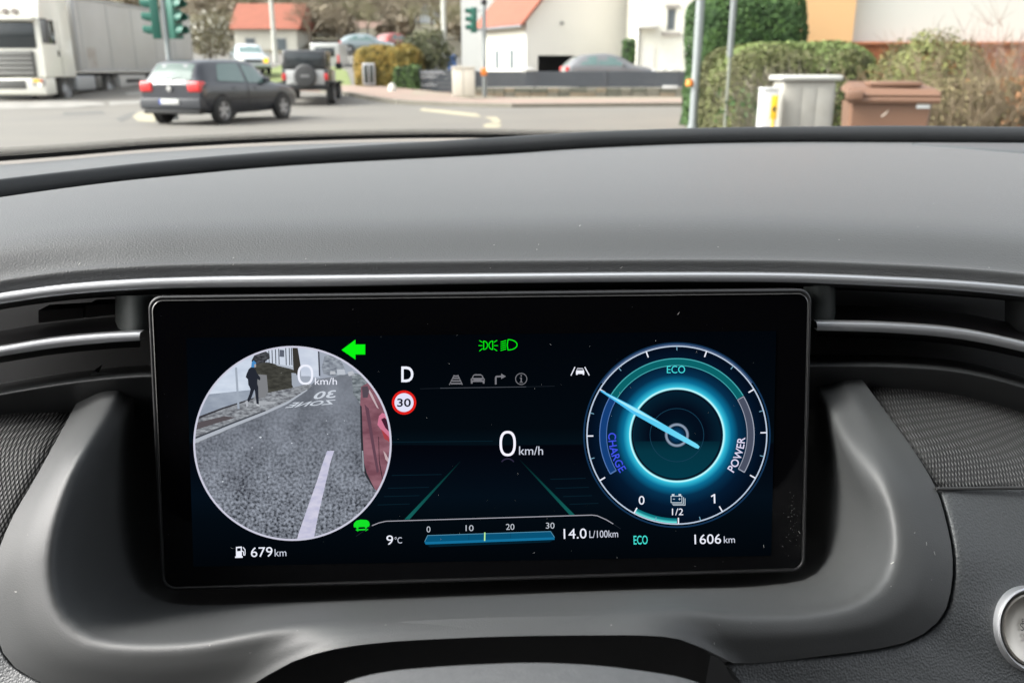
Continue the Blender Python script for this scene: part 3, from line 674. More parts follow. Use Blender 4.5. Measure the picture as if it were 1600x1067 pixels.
# stones and line on the asphalt
cp('lane_line_picture', [(685, 546), (718, 545), (700, 600), (668, 740), (640, 860), (625, 945), (618, 975), (540, 975), (552, 930), (580, 850), (608, 770), (640, 680), (662, 610)], noisy('line_view', (188, 188, 214), (210, 208, 226), 6), 6)
def mirrored(q):
    (ax, ay), (bx, by), (cx, cy), (dx, dy) = [Z1(*p) for p in q]      # top-left, top-right, bottom-right, bottom-left
    def f(s, t):
        s = 1-s; t = 1-t
        return (ax*(1-s)*(1-t)+bx*s*(1-t)+cx*s*t+dx*(1-s)*t, ay*(1-s)*(1-t)+by*s*(1-t)+cy*s*t+dy*(1-s)*t)
    return f
MK = emat('marking_pixels', 205, 212, 222)
text('road_lettering', '30', 0, 1, 0, 1, MK, cv, 6, bold=.02, fn=mirrored([(642, 272), (728, 264), (722, 300), (612, 308)]))
text('road_lettering', 'ZONE', 0, 1, 0, 1, MK, cv, 6, bold=.02, fn=mirrored([(530, 322), (728, 308), (712, 330), (488, 348)]))
stones = [[(x-s, y), (x, y-s*.6), (x+s, y), (x, y+s*.7)] for x, y, s in ((407, 683, 2.4), (456, 692, 1.4), (348, 752, 1.8), (394, 699, 1.2), (510, 657, 1), (538, 657, 1), (512, 678, 1), (380, 760, 1), (420, 745, 1.2), (470, 760, 1))]
flat('stones_picture', stones, emat('stone_view', 214, 220, 228), cv, 5)
zero('speed_digits', 465, 489.5, 569.5, 601, 3.4, WH, cv, 13)
text('speed_unit', 'km/h', 492, 526.5, 590, 601, WH, cv, 13)
flat('view_ring', arc(457, 692.5, 152, 155, 0, 360, 96, .981), emat('ring_pixels', 205, 205, 222), cv, 13)
# ---- power gauge
gx, gy = Z2(526.5, 502.5)
pg = flat('power_gauge', [ell(gx, gy, 141, 139.3, 96)], grad_mat('gauge_glow', [(0, (4, 30, 44)), (.2, (3, 16, 30)), (.32, (4, 12, 26)), (.48, (5, 30, 46)), (.505, (10, 60, 80)), (.52, (150, 240, 250)), (.54, (50, 190, 220)), (.60, (10, 110, 150)), (.68, (6, 48, 78)), (.80, (4, 24, 46)), (.96, (3, 14, 30)), (1, (4, 14, 30))], 'radial', gx, gy, 141), disp, 1)
flat('lower_glow', [[(gx+70*math.cos(a), gy+69*math.sin(a)) for a in [math.radians(8+164*i/40) for i in range(41)]]], grad_mat('inner_teal', [(0, (4, 20, 34)), (.35, (5, 52, 66)), (1, (3, 58, 74))], 'y', 0, gy, 72, 1), pg, 2)
flat('outer_ring', arc(gx, gy, 139.5, 141.5, 0, 360, 96), emat('ring_white', 190, 205, 225), pg, 3)
flat('outer_halo', arc(gx, gy, 144, 146.5, 0, 360, 96), emat('halo_pixels', 22, 52, 84), pg, 3)
flat('outer_halo', arc(gx, gy, 142, 144, 35, 145, 60), emat('halo_pixels2', 70, 92, 130), pg, 3)
flat('inner_ring', arc(gx, gy, 72.3, 74.4, 0, 360, 80), emat('inner_ring_px', 190, 250, 255), pg, 3)
flat('inner_dark_ring', arc(gx, gy, 68.5, 71.0, 0, 360, 80), emat('dark_ring_px', 8, 16, 30), pg, 3)
flat('faint_ring', arc(gx, gy, 41.5, 42.5, 0, 360, 60), emat('faint_px', 24, 62, 84), pg, 3)
flat('eco_arc', arc(gx, gy, 110, 121, 31, 149, 60), emat('eco_arc_px', 10, 98, 104), pg, 3)
flat('eco_arc_edge', arc(gx, gy, 120, 121.6, 31, 149, 60) + arc(gx, gy, 109.4, 110.6, 31, 149, 60), emat('eco_edge_px', 70, 170, 176), pg, 4)
flat('charge_arc', arc(gx, gy, 110, 121, 149, 210.5, 30), emat('charge_px', 20, 62, 120), pg, 3)
flat('charge_arc_edge', arc(gx, gy, 120, 121.4, 149, 210.5, 30) + arc(gx, gy, 109.4, 110.5, 149, 210.5, 30) + arc(gx, gy, 110, 121, 210, 211, 2), emat('charge_edge_px', 84, 120, 178), pg, 4)
flat('power_arc', arc(gx, gy, 110, 121, -29, 30.2, 30), emat('power_px', 74, 80, 98), pg, 3)
flat('power_arc_edge', arc(gx, gy, 120, 121.4, -29, 30.5, 30) + arc(gx, gy, 109.4, 110.5, -29, 30.5, 30) + arc(gx, gy, 110, 121, -29.5, -28.7, 2) + arc(gx, gy, 110, 121, 30, 30.6, 2), emat('power_edge_px', 160, 166, 182), pg, 4)
for a, big in ((110, 1), (90, 0), (70.7, 1), (51, 0), (130.6, 0), (31, 1), (16, 0), (1.6, 1), (-14, 0), (-29, 1), (149, 1), (165.5, 0), (180.6, 1), (195.6, 0), (210.8, 1), (241.5, 1), (-59.5, 1), (-74.7, 0), (-89, 1), (256, 0)):
    t = math.radians(a); r0 = 131 if big else 134; r1 = 140
    P = stroke([(gx+r0*math.cos(t), gy-r0*.988*math.sin(t)), (gx+r1*math.cos(t), gy-r1*.988*math.sin(t))], 2.0 if big else 1.2)
    flat('tick', P, WH if big else emat('tick_small', 120, 170, 195), pg, 4)
flat('battery_arc', arc(gx, gy, 131.5, 139, 242, 270, 20), grad_mat('battery_glow', [(.90, (4, 20, 30)), (.97, (20, 130, 140)), (1, (120, 245, 240))], 'radial', gx, gy, 139), pg, 3)
text('gauge_word', 'ECO', 1042, 1070.5, 571.5, 583, emat('eco_word', 70, 225, 225), pg, 5)
def curved(a0, a1, r0, r1, inward):
    """text along a circle from angle a0 to a1 (degrees)"""
    def f(s, t):
        a = math.radians(a0+(a1-a0)*s); r = r0+(r1-r0)*t; return (gx+r*math.cos(a), gy-r*.988*math.sin(a))
    return f
text('gauge_word', 'CHARGE', 0, 1, 0, 1, emat('charge_word', 66, 84, 235), pg, 5, bold=.01, fn=curved(178, 214, 107.5, 95, 1))
text('gauge_word', 'POWER', 0, 1, 0, 1, emat('power_word', 226, 220, 245), pg, 5, bold=.01, fn=curved(-34, -2, 107, 94.5, 1))
text('gauge_number', '0', 998, 1007, 774.5, 788, WH, pg, 5); flat('gauge_number', stroke([(1111.5, 775.2), (1116.2, 772.6)], 2) + stroke([(1116.2, 772), (1116.6, 785.5)], 2.4), WH, pg, 5)
text('gauge_number', '1/2', 1050, 1067.5, 794, 804.5, WH, pg, 5)
bt = []
for (a, b, c, d) in ((498, 783, 551, 786), (498, 783, 501, 816), (548, 783, 551, 816), (498, 813, 551, 816), (503, 775, 515, 783), (534, 775, 546, 783), (504, 819, 558, 822), (556, 790, 559, 822), (508, 825, 565, 828), (563, 795, 566, 828), (508, 797, 517, 800), (534, 797, 543, 800), (537, 793, 540, 804)):
    bt.append(zl(Z2, (a, b), (c, b), (c, d), (a, d)))
flat('battery_icon', bt, emat('battery_px', 200, 215, 225), pg, 5)
nd = flat('needle', [zl(Z2, (172, 300), (178, 295), (340, 378), (620, 544), (632, 556), (626, 566), (612, 562), (470, 487), (330, 408))], grad_mat('needle_glow', [(0, (60, 180, 240)), (.5, (90, 205, 245)), (1, (120, 225, 250))], 'x', 935, 0, 170, 1), pg, 8)
flat('needle_highlight', [zl(Z2, (176, 298), (345, 384), (460, 454), (330, 392))], emat('needle_hi', 165, 238, 252), nd, 9)
flat('hub_ring', arc(gx, gy, 14.5, 19, 0, 360, 40), grad_mat('hub_g', [(.70, (60, 90, 110)), (.85, (150, 165, 185)), (1, (40, 60, 84))], 'radial', gx, gy, 19.5), pg, 6)
flat('hub_disc', [ell(gx, gy, 14.5, 14.3, 32)], grad_mat('hub_c', [(0, (10, 90, 150)), (.5, (8, 58, 96)), (1, (4, 20, 38))], 'radial', gx, gy, 14.5), pg, 5)
# ---- indicator lamps and read-outs
flat('turn_arrow', [zl(Z3, (52, 140), (135, 78), (135, 107), (193, 107), (193, 167), (135, 167), (135, 197))], GN, disp, 2)
text('gear_letter', 'D', 627, 646, 572.5, 597, WH, disp, 2, bold=.015)
sg = flat('speed_limit_sign', [ell(631.3, 628.8, 19, 18.8)], emat('sign_red', 232, 36, 30), disp, 2)
flat('sign_rim', arc(631.3, 628.8, 15.6, 16.6, 0, 360, 40), emat('sign_rim_px', 196, 20, 24), sg, 3)
flat('sign_face', [ell(631.3, 628.8, 14.9, 14.7)], emat('sign_white', 226, 228, 250), sg, 3)
text('sign_number', '30', 620.5, 642, 622.5, 635.5, emat('sign_black', 16, 18, 34), sg, 4, bold=.018)
# side-light and dipped-beam lamps
P = []
def arc2(cx, cy, rx, ry, a0, a1, w, n=14):
    pts = [(cx+rx*math.cos(math.radians(a0+(a1-a0)*i/n)), cy-ry*math.sin(math.radians(a0+(a1-a0)*i/n))) for i in range(n+1)]
    return stroke([Z3(*p) for p in pts], w)
P += arc2(898, 112, 23, 25, -90, 90, 1.3) + stroke(zl(Z3, (898, 87), (898, 137)), 1.3)
P += arc2(952, 112, 23, 25, 90, 270, 1.3) + stroke(zl(Z3, (952, 87), (952, 137)), 1.3)
for a, b in (((868, 114), (890, 114)), ((873, 84), (891, 95)), ((873, 146), (891, 132)), ((960, 114), (982, 114)), ((960, 94), (977, 83)), ((960, 133), (977, 145))): P += stroke(zl(Z3, a, b), 1.2)
flat('side_light_lamp', P, GN, disp, 2)
P = stroke(zl(Z3, (1043, 78), (1038, 112), (1043, 140)), 1.4) + arc2(1043, 109, 54, 31, -90, 90, 1.4, 20)
for i in range(5): P += stroke(zl(Z3, (1000, 93+i*12.5), (1031, 84+i*12.5)), 1.3)
flat('headlight_lamp', P, GN, disp, 2)
# grey menu icons
P = stroke(zl(Z3, (694, 347), (722, 290)), 1.3) + stroke(zl(Z3, (771, 346), (745, 290)), 1.3)
for y, a, b in ((295, 722, 748), (308, 717, 752), (324, 710, 759), (340, 703, 765)): P += stroke(zl(Z3, (a, y), (b, y)), 2.2)
flat('menu_icon', P, GR, disp, 2)
P = [zl(Z3, (835, 290), (845, 284), (880, 284), (890, 290), (898, 306), (904, 312), (903, 340), (893, 340), (892, 330), (833, 330), (832, 340), (822, 340), (821, 312), (828, 306))]
ci = flat('menu_icon', P, GR, disp, 2)
flat('icon_windscreen', [zl(Z3, (840, 292), (885, 292), (891, 306), (834, 306))], emat('icon_black', 4, 8, 14), ci, 3)
flat('icon_lights', [zl(Z3, (828, 312), (843, 318), (828, 320)), zl(Z3, (898, 312), (882, 318), (898, 320))], emat('icon_black', 4, 8, 14), ci, 3)
P = stroke(zl(Z3, (970, 343), (970, 305), (974, 298), (1004, 297)), 2.6) + [zl(Z3, (1002, 280), (1031, 297), (1002, 313))]
flat('menu_icon', P, GR, disp, 2)
ix, iy = Z3(1121.5, 312); P = arc(ix, iy, 8.2, 9.4, 0, 360, 30) + stroke(zl(Z3, (1121.5, 305), (1121.5, 332)), 1.8) + stroke(zl(Z3, (1113, 332), (1130, 332)), 1.2) + stroke(zl(Z3, (1114, 306), (1122, 306)), 1.2) + stroke(zl(Z3, (1121.5, 290), (1121.5, 297)), 1.8)
flat('menu_icon', P, GR, disp, 2)
flat('divider_line', stroke(zl(Z3, (640, 367), (1150, 359)), 1.0), emat('div1', 74, 78, 86), disp, 2)
for q_ in (((520, 371), (640, 367)), ((1150, 359), (1320, 355))): flat('divider_line', stroke(zl(Z3, *q_), .8), emat('div2', 30, 34, 42), disp, 2)
P = stroke(zl(Z3, (1418, 291), (1441, 242)), 1.5) + stroke(zl(Z3, (1526, 290), (1500, 242)), 1.5) + [zl(Z3, (1450, 262), (1456, 248), (1488, 248), (1494, 262), (1497, 270), (1496, 288), (1488, 288), (1487, 282), (1458, 282), (1457, 288), (1448, 288), (1447, 270))]
lk = flat('lane_assist_icon', P, WH, disp, 2)
flat('icon_windscreen', [zl(Z3, (1457, 252), (1487, 252), (1490, 261), (1453, 261))], emat('icon_black', 4, 8, 14), lk, 3)
zero('speed_digits', 780.5, 806, 673, 712.5, 3.8, emat('digit_white', 240, 238, 252, 1.1), disp, 2)
flat('digit_reflection', arc(793.3, 728, 10.5, 12.6, 35, 145, 16, 1.0), emat('refl_px', 44, 40, 62), disp, 2)
text('speed_unit', 'km/h', 811, 848.5, 697, 710.5, emat('unit_px', 205, 210, 225), disp, 2)
# lower band
LN = [Z4(*p) for p in ((150, 512), (190, 496), (230, 487), (500, 479), (800, 470), (1100, 461), (1400, 452), (1430, 456), (1480, 478), (1520, 502))]
flat('band_line', stroke(LN, 1.3), emat('band_px', 165, 165, 175), disp, 3)
for q_ in (((60, 572), (100, 545), (150, 512)), ((1520, 502), (1562, 530))): flat('band_line', stroke(zl(Z4, *q_), 1.0), emat('div2', 30, 34, 42), disp, 3)
bar = flat('consumption_bar', [zl(Z4, (465, 568), (1165, 545), (1187, 578), (1187, 592), (455, 618), (448, 603))], emat('bar_blue', 8, 82, 118), disp, 3)
flat('bar_front', [zl(Z4, (448, 605), (1187, 578), (1187, 592), (455, 619))], emat('bar_front_px', 20, 112, 156), bar, 4)
flat('bar_edge', stroke(zl(Z4, (450, 602), (466, 568), (1165, 545), (1186, 577)), .9), emat('bar_edge_px', 90, 150, 180), bar, 5)
flat('bar_shadow', [zl(Z4, (458, 620), (1180, 594), (1160, 606), (480, 634))], emat('bar_low', 4, 32, 46), bar, 4)
flat('bar_mark', stroke(zl(Z4, (700, 563), (700, 592)), .7) + stroke(zl(Z4, (937, 555), (937, 583)), .7), emat('bar_mark_px', 10, 62, 94), bar, 5)
flat('bar_pointer', stroke(zl(Z4, (791, 552), (790, 597)), 2), emat('pointer_px', 190, 245, 160), bar, 6)
for s, x0, x1, y in (('0', 460, 482, 533), ('10', 682, 727, 526), ('20', 911, 959, 519), ('30', 1138, 1187, 512)):
    a, b = Z4(x0, y-17), Z4(x1, y+17); text('scale_number', s, a[0], b[0], a[1], b[1], emat('scale_px', 190, 196, 206), disp, 3)
def tz(name, s, Z, x0, x1, y0, y1, m, bold=0., k=3, ang=-1.4):
    a, b = Z(x0, y0), Z(x1, y1); return text(name, s, a[0], b[0], a[1], b[1], m, disp, k, ang=ang, bold=bold)
tz('temperature', '9', Z4, 232, 270, 567, 621, WH, .0); tz('temperature_unit', '°C', Z4, 279, 320, 576, 613, emat('unit_px', 205, 210, 225))
tz('consumption_value', '14.0', Z4, 1239, 1369, 529, 586, WH, .0); tz('consumption_unit', 'L/100km', Z4, 1385, 1548, 539, 580, emat('unit_px', 205, 210, 225))
tz('drive_mode_word', 'ECO', Z2, 326, 391, 967, 1008, emat('mode_px', 70, 226, 214), .008)
tz('odometer', '1606', Z2, 608, 731, 961, 1006, WH, .0); tz('odometer_unit', 'km', Z2, 744, 795, 970, 1001, emat('unit_px', 205, 210, 225))
tz('range_value', '679', Z1, 332, 432, 991, 1036, WH, .0); tz('range_unit', 'km', Z1, 442, 496, 1000, 1033, emat('unit_px', 205, 210, 225))
P = [zl(Z1, (263, 990), (290, 988), (290, 1036), (263, 1038)), zl(Z1, (259, 1034), (294, 1032), (294, 1040), (259, 1041))] + stroke(zl(Z1, (290, 1008), (297, 1012), (299, 1028), (305, 1027), (305, 1003), (296, 992)), 1.3)
fu = flat('fuel_icon', P, WH, disp, 2)
flat('icon_window', [zl(Z1, (268, 996), (285, 995), (285, 1009), (268, 1010))], emat('icon_black', 4, 8, 14), fu, 3)
P = [zl(Z4, (45, 512), (48, 498), (62, 484), (85, 478), (120, 480), (133, 490), (137, 506), (133, 518), (48, 522)), zl(Z4, (56, 536), (72, 526), (72, 532), (112, 530), (112, 524), (130, 534), (112, 544), (112, 538), (72, 540), (72, 546))]
P += [ell(*Z4(66, 521), 2.3, 2.0, 12), ell(*Z4(116, 518), 2.3, 2.0, 12)]
flat('exit_assist_icon', P, emat('green_soft', 20, 225, 40), disp, 2)
# ---- dust specks lying on the glass and the plastic around it
DUST = mat('dust', (.3, .3, .3), .9)
V = []; F = []
rd = random.Random(3)
def speck(V, F, f, u, v, s):
    a = rd.random()*PI; L = s*(1 if rd.random() < .75 else 2.6); b0 = len(V)
    for dx, dy in ((-L, -s*.35), (L, -s*.35), (L, s*.35), (-L, s*.35)):
        V.append(f(u + dx*math.cos(a)-dy*math.sin(a), v + dx*math.sin(a)+dy*math.cos(a)))
    F.append((b0, b0+1, b0+2, b0+3))
for i in range(110):
    if i < 75: u, v = rd.uniform(250, 1250), rd.uniform(470, 905)
    else: u, v = rd.gauss(1238, 10), rd.gauss(815, 28)
    if u > 1256: continue
    speck(V, F, lambda a, b: sp_(a, b, 16), u, v, rd.uniform(.25, .6) if rd.random() < .9 else .9)
tag(mesh('dust', V, F, DUST, disp), kind='stuff')
# lettering on the start button
INK = mat('button_ink', (.06, .06, .06), .6)
for s, y, h, w_ in (('ENGINE', .0026, .0019, .0088), ('START', .0001, .0028, .0106), ('STOP', -.0038, .0028, .0086)):
    Vt, Ft = tmesh(s); ax, bx = min(v[0] for v in Vt), max(v[0] for v in Vt); ay, by = min(v[1] for v in Vt), max(v[1] for v in Vt)
    P = [MB @ Vector((((x-ax)/(bx-ax)-.5)*w_, ((yy-ay)/(by-ay))*h + y - .0004, .0010)) for x, yy in Vt]
    mesh('button_lettering', P, Ft, INK, capo)
# ---- steering column cover at the bottom edge
COLM = mat('light_grained_cover', (.085, .088, .09), .55, spec=.5, var=.4, vscale=320, col2=(.12, .122, .124), bump=.3, bscale=900, bdist=.0004)
ct = resample(catmull([(500, 1092, .2), (540, 1068, .2), (600, 1053, .2), (680, 1045, .2), (760, 1040.5, .2), (820, 1038.5, .2), (900, 1040.5, .2), (990, 1049, .2), (1090, 1068, .2), (1130, 1092, .2)], 8), 40)
far = [pd(*p) for p in ct]
r0 = [p + Vector((0, .012, -.012)) for p in far]; r1 = [p + Vector((0, .004, -.0025)) for p in far]
near = [Vector((p.x, p.y-.05, p.z+.0005)) for p in far]; near2 = [Vector((p.x, p.y-.10, p.z-.012)) for p in far]; dn = [Vector((p.x, p.y-.11, p.z-.08)) for p in far]
cc = empty('steering_column_cover', (far[20].x, .15, far[20].z-.1), 'pale speckled rounded steering column cover at the bottom below the display', 'column cover')
grid_mesh('cover_shell', [r0, r1, far, near, near2, dn], COLM, cc, sub=3)
# ================================================================== CABIN round the camera (headliner, pillars, doors, seats, windscreen)
HEAD = mat('grey_headliner', (.06, .06, .06), .9); DOOR = mat('dark_door_trim', (.03, .031, .032), .6)
SEAT = mat('dark_seat_cloth', (.03, .03, .032), .85, bump=.3, bscale=600)
BODY = mat('dark_grey_bodywork', (.05, .052, .056), .3, coat=1.)
body = empty('car_body', (.35, -.3, .3), 'own car body around the camera with grey headliner, open side windows and slanted windscreen', 'car')
X0, X1 = -.74, 1.16
def base_pt(i): return LF[i] + Vector((0, .03, -.004))
wb = [LF[i] + Vector((0, .022, .0105 if False else .004)) for i in range(len(LF))]
# windscreen: base curve up to the header
wt_ = [Vector((X0+.1+(X1-X0-.2)*i/(len(wb)-1), .16+.03*math.sin(PI*i/(len(wb)-1)), 1.62)) for i in range(len(wb))]
rows = []
NR = 12
for k in range(NR+1):
    t = k/NR; row = []
    for a, b in zip(wb, wt_):
        p = a.lerp(b, t); p.z += .06*math.sin(PI*t); p.y += .02*math.sin(PI*t); row.append(p)
    rows.append(row)
gm = bpy.data.materials.new('windscreen_glass'); gm.use_nodes = True; t = gm.node_tree; t.nodes.clear()
o_ = t.nodes.new('ShaderNodeOutputMaterial'); mx = t.nodes.new('ShaderNodeMixShader'); tr = t.nodes.new('ShaderNodeBsdfTransparent'); gl = t.nodes.new('ShaderNodeBsdfGlossy')
tr.inputs[0].default_value = (.93, .96, .95, 1); gl.inputs['Roughness'].default_value = .02
fr_ = t.nodes.new('ShaderNodeFresnel'); fr_.inputs[0].default_value = 1.25
t.links.new(fr_.outputs[0], mx.inputs[0]); t.links.new(tr.outputs[0], mx.inputs[1]); t.links.new(gl.outputs[0], mx.inputs[2]); t.links.new(mx.outputs[0], o_.inputs[0])
ws = grid_mesh('windscreen', rows, gm, body)
# black ceramic band at the foot of the glass, with its dotted upper edge
FRIT = mat('black_ceramic_band', (.006, .006, .006), .4)
lo2 = [p + Vector((0, -.0015, -.002)) for p in rows[0]]
def up(i, d):   # d metres up the glass
    a, b = rows[0][i], rows[1][i]; return a + (b-a).normalized()*d
hi2 = [up(i, .0045) + Vector((0, -.0015, 0)) for i in range(len(wb))]
grid_mesh('frit_band', [lo2, hi2], FRIT, ws)
V = []; F = []
for r in range(4):
    for i in range(0, 91):
        for q in range(7):
            s = (q + (.5 if r % 2 else 0))/7
            c = up(i, .0060+.0026*r).lerp(up(i+1, .0060+.0026*r), s) + Vector((0, -.0015, 0)); rr_ = .0013-.00022*r
            b0 = len(V); ax = (rows[1][i]-rows[0][i]).normalized()
            for k in range(6): V.append(c + Vector((1, 0, 0))*rr_*math.cos(k*PI/3) + ax*rr_*math.sin(k*PI/3))
            F.append(tuple(range(b0, b0+6)))
tag(mesh('frit_dots', V, F, FRIT, ws), kind='stuff')
# cowl in front of the glass and the bonnet
cow = [[p + Vector((0, .0, -.035)) for p in wb], [p + Vector((0, .06, -.055)) for p in wb], [p + Vector((0, .10, -.075)) for p in wb]]
grid_mesh('cowl', cow, PLB, body)
bon = []
for k in range(7):
    y = 1.12 + k*.17; row = []
    for i in range(13):
        x = X0-.02 + (X1-X0+.04)*i/12; e = abs(i-6)/6; row.append(Vector((x, y - .12*e**2, 1.055 - .01*k - .006*k*k - .10*e**3)))
    bon.append(row)
grid_mesh('bonnet', bon, BODY, body)
box('headliner', (X0+.08, -2.0, 1.63), (X1-.08, .15, 1.66), HEAD, body, .008)
for x in (X0, X1):
    sx_ = .2 if x < 0 else -.2
    tube('windscreen_pillar', [(x, .98, 1.10), (x+sx_*.3, .62, 1.30), (x+sx_*.8, .16, 1.61)], .04, DOOR, body)
    tube('roof_rail', [(x+sx_*.75, .16, 1.61), (x+sx_*.75, -.9, 1.64), (x+sx_*.75, -2.0, 1.58)], .045, HEAD, body)
    box('door_panel', (x-.03, -2.0, .25), (x+.03, 1.05, 1.06), DOOR, body, .012)
    tube('centre_pillar', [(x, -.55, 1.05), (x+sx_*.75, -.60, 1.60)], .05, HEAD, body)
box('cabin_floor', (X0, -2.0, .22), (X1, 1.1, .27), DOOR, body)
box('bulkhead', (X0, 1.0, .25), (X1, 1.06, 1.02), DOOR, body)
box('tailgate', (X0, -2.08, .3), (X1, -2.0, 1.15), DOOR, body)
st = None
for i, x in enumerate((.02, .76)):
    if st is None:
        st = empty('front_seat', (0, -.75, .3), 'dark cloth driver seat behind the camera', 'car seat')
        box('seat_cushion', (-.25, -.98, .42), (.25, -.45, .56), SEAT, st, .05, 3)
        Mx = Matrix.Translation((0, -1.0, .5)) @ Matrix.Rotation(math.radians(14), 4, 'X')
        box('seat_backrest', (-.25, -.06, 0), (.25, .07, .62), SEAT, st, .05, 3, M=Mx)
        box('seat_headrest', (-.13, -.05, .66), (.13, .05, .84), SEAT, st, .04, 3, M=Mx)
        s2 = st
    else:
        s2 = copy_tree(st); s2['label'] = 'dark cloth passenger seat behind the camera'
    s2.location.x += x

tg = bpy.data.materials.new('added_tint_glass'); tg.use_nodes = True; t = tg.node_tree; t.nodes.clear()  # unseen rear glass, dark tint added to keep sky reflections off the display
o_ = t.nodes.new('ShaderNodeOutputMaterial'); mx = t.nodes.new('ShaderNodeMixShader'); tr = t.nodes.new('ShaderNodeBsdfTransparent'); gl = t.nodes.new('ShaderNodeBsdfGlossy')
tr.inputs[0].default_value = (.06, .065, .07, 1); gl.inputs['Roughness'].default_value = .02; fr_ = t.nodes.new('ShaderNodeFresnel'); fr_.inputs[0].default_value = 1.4
t.links.new(fr_.outputs[0], mx.inputs[0]); t.links.new(tr.outputs[0], mx.inputs[1]); t.links.new(gl.outputs[0], mx.inputs[2]); t.links.new(mx.outputs[0], o_.inputs[0])
poly_prism('rear_window', [(X0+.02, -2.06, 1.151), (X1-.02, -2.06, 1.151), (X1-.1, -1.99, 1.64), (X0+.1, -1.99, 1.64)], (0, .006, 0), tg, body)
for x in (X0, X1):
    s_ = .14 if x < 0 else -.14
    poly_prism('rear_side_window', [(x, -.62, 1.062), (x, -1.98, 1.062), (x+s_, -1.98, 1.63), (x+s_, -.66, 1.63)], (.006, 0, 0), tg, body)
# ================================================================== OUTSIDE: terrain, road, pavements
def sstep(a, b, x):
    t = min(max((x-a)/(b-a), 0), 1); return t*t*(3-2*t)
def terr(x, y):
    h = .055*max(0, y-31)*sstep(-1, -5, x)
    h = min(h, 3.2 + .02*max(0, y-90))
    if y > 72: h += (.075*(y-72) + .30*max(0, y-118))*sstep(72, 85, y) * (1 - .15*sstep(0, 60, x)) + 1.0*math.sin(x*.06+y*.03)*sstep(110, 150, y)
    return h
def ground_pt(u, v):
    d = ray(u, v); Y = 5.
    for _ in range(400):
        p = CP + d*(Y/d.y)
        if p.z <= terr(p.x, p.y): return p
        Y += .25
    return p
ASP = mat('pale_asphalt', (.138, .127, .108), .8, var=.6, vscale=.35, col2=(.112, .104, .092), bump=.4, bscale=60, bdist=.01, detail=8)
xs = [-320, -200, -140, -100, -80, -60, -50, -40, -30, -25, -20, -15, -12, -10, -8, -6, -5, -4, -3, -2, -1, 0, 2, 4, 6, 8, 10, 14, 20, 30, 45, 60, 80, 110, 160, 240, 320]
ys = [-60, -20, -5, 0, 5, 10, 15, 20, 25, 28, 31, 33, 35, 38, 42, 46, 50, 55, 60, 66, 72, 76, 80, 85, 90, 96, 104, 114, 126, 140, 160, 185, 215, 260, 320, 420]
V = [(x, y, terr(x, y)) for y in ys for x in xs]; n = len(xs)
F = [(j*n+i, j*n+i+1, (j+1)*n+i+1, (j+1)*n+i) for j in range(len(ys)-1) for i in range(n-1)]
tag(mesh('road', V, F, ASP, None, True), kind='structure')
def sheet(name, P, m, dz=.004, thick=0., kind='structure', sub=1.2):
    """ground-hugging sheet from a polygon of (x, y); subdivided so that it follows the terrain"""
    bm = bmesh.new(); vs = [bm.verts.new((x, y, 0)) for x, y in P]; f = bm.faces.new(vs)
    bmesh.ops.triangulate(bm, faces=[f])
    for _ in range(6):
        es = [e for e in bm.edges if e.calc_length() > sub*2]
        if not es: break
        bmesh.ops.subdivide_edges(bm, edges=es, cuts=1); bmesh.ops.triangulate(bm, faces=[f for f in bm.faces if len(f.verts) > 3])
    for v in bm.verts: v.co.z = terr(v.co.x, v.co.y) + dz
    if thick:
        r = bmesh.ops.extrude_face_region(bm, geom=list(bm.faces)); up_ = [g for g in r['geom'] if isinstance(g, bmesh.types.BMVert)]
        for v in up_: v.co.z += thick
    bmesh.ops.recalc_face_normals(bm, faces=bm.faces)
    o = from_bm(name, bm, m); tag(o, kind=kind); return o
def gxy(u, v): p = ground_pt(u, v); return (p.x, p.y)
PAV = mat('pinkish_pavers', (.25, .17, .135), .85, var=.5, vscale=.8, col2=(.20, .16, .13))
KERB = mat('kerb_stone', (.19, .175, .14), .8, var=.4, vscale=2)
kl = [gxy(*p) for p in ((500, 146), (545, 151), (580, 158), (620, 163), (700, 167), (800, 169), (1060, 167), (1200, 166), (1400, 165))]
kl_out = [(x, y+.28) for x, y in kl]
sheet('pavement', kl_out + [(24, 39.5), (-11.5, 39.5)], PAV, -.1, .225)
sheet('kerb', kl + kl_out[::-1], KERB, -.1, .23)
# lighter stripe of pavement nearest the garden wall
sheet('path', [(-4, 35.2), (24, 35.2), (24, 38.4), (-4, 38.4)], mat('tan_pavers', (.26, .22, .165), .85, var=.4, vscale=1.2), .129)
# near pavement on the right with its kerb
kr = [(2.0, 2.0), (2.05, 9), (2.5, 14), (3.3, 17.3), (5.5, 18.6), (24, 19.2)]
kr_out = [(2.28, 2.0), (2.33, 9), (2.78, 13.9), (3.5, 17.0), (5.6, 18.3), (24, 18.9)]
sheet('pavement', kr_out + [(24, 2.0)], mat('grey_pavers', (.16, .15, .135), .85, var=.4, vscale=2), -.1, .22)
sheet('kerb', kr + kr_out[::-1], KERB, -.1, .225)
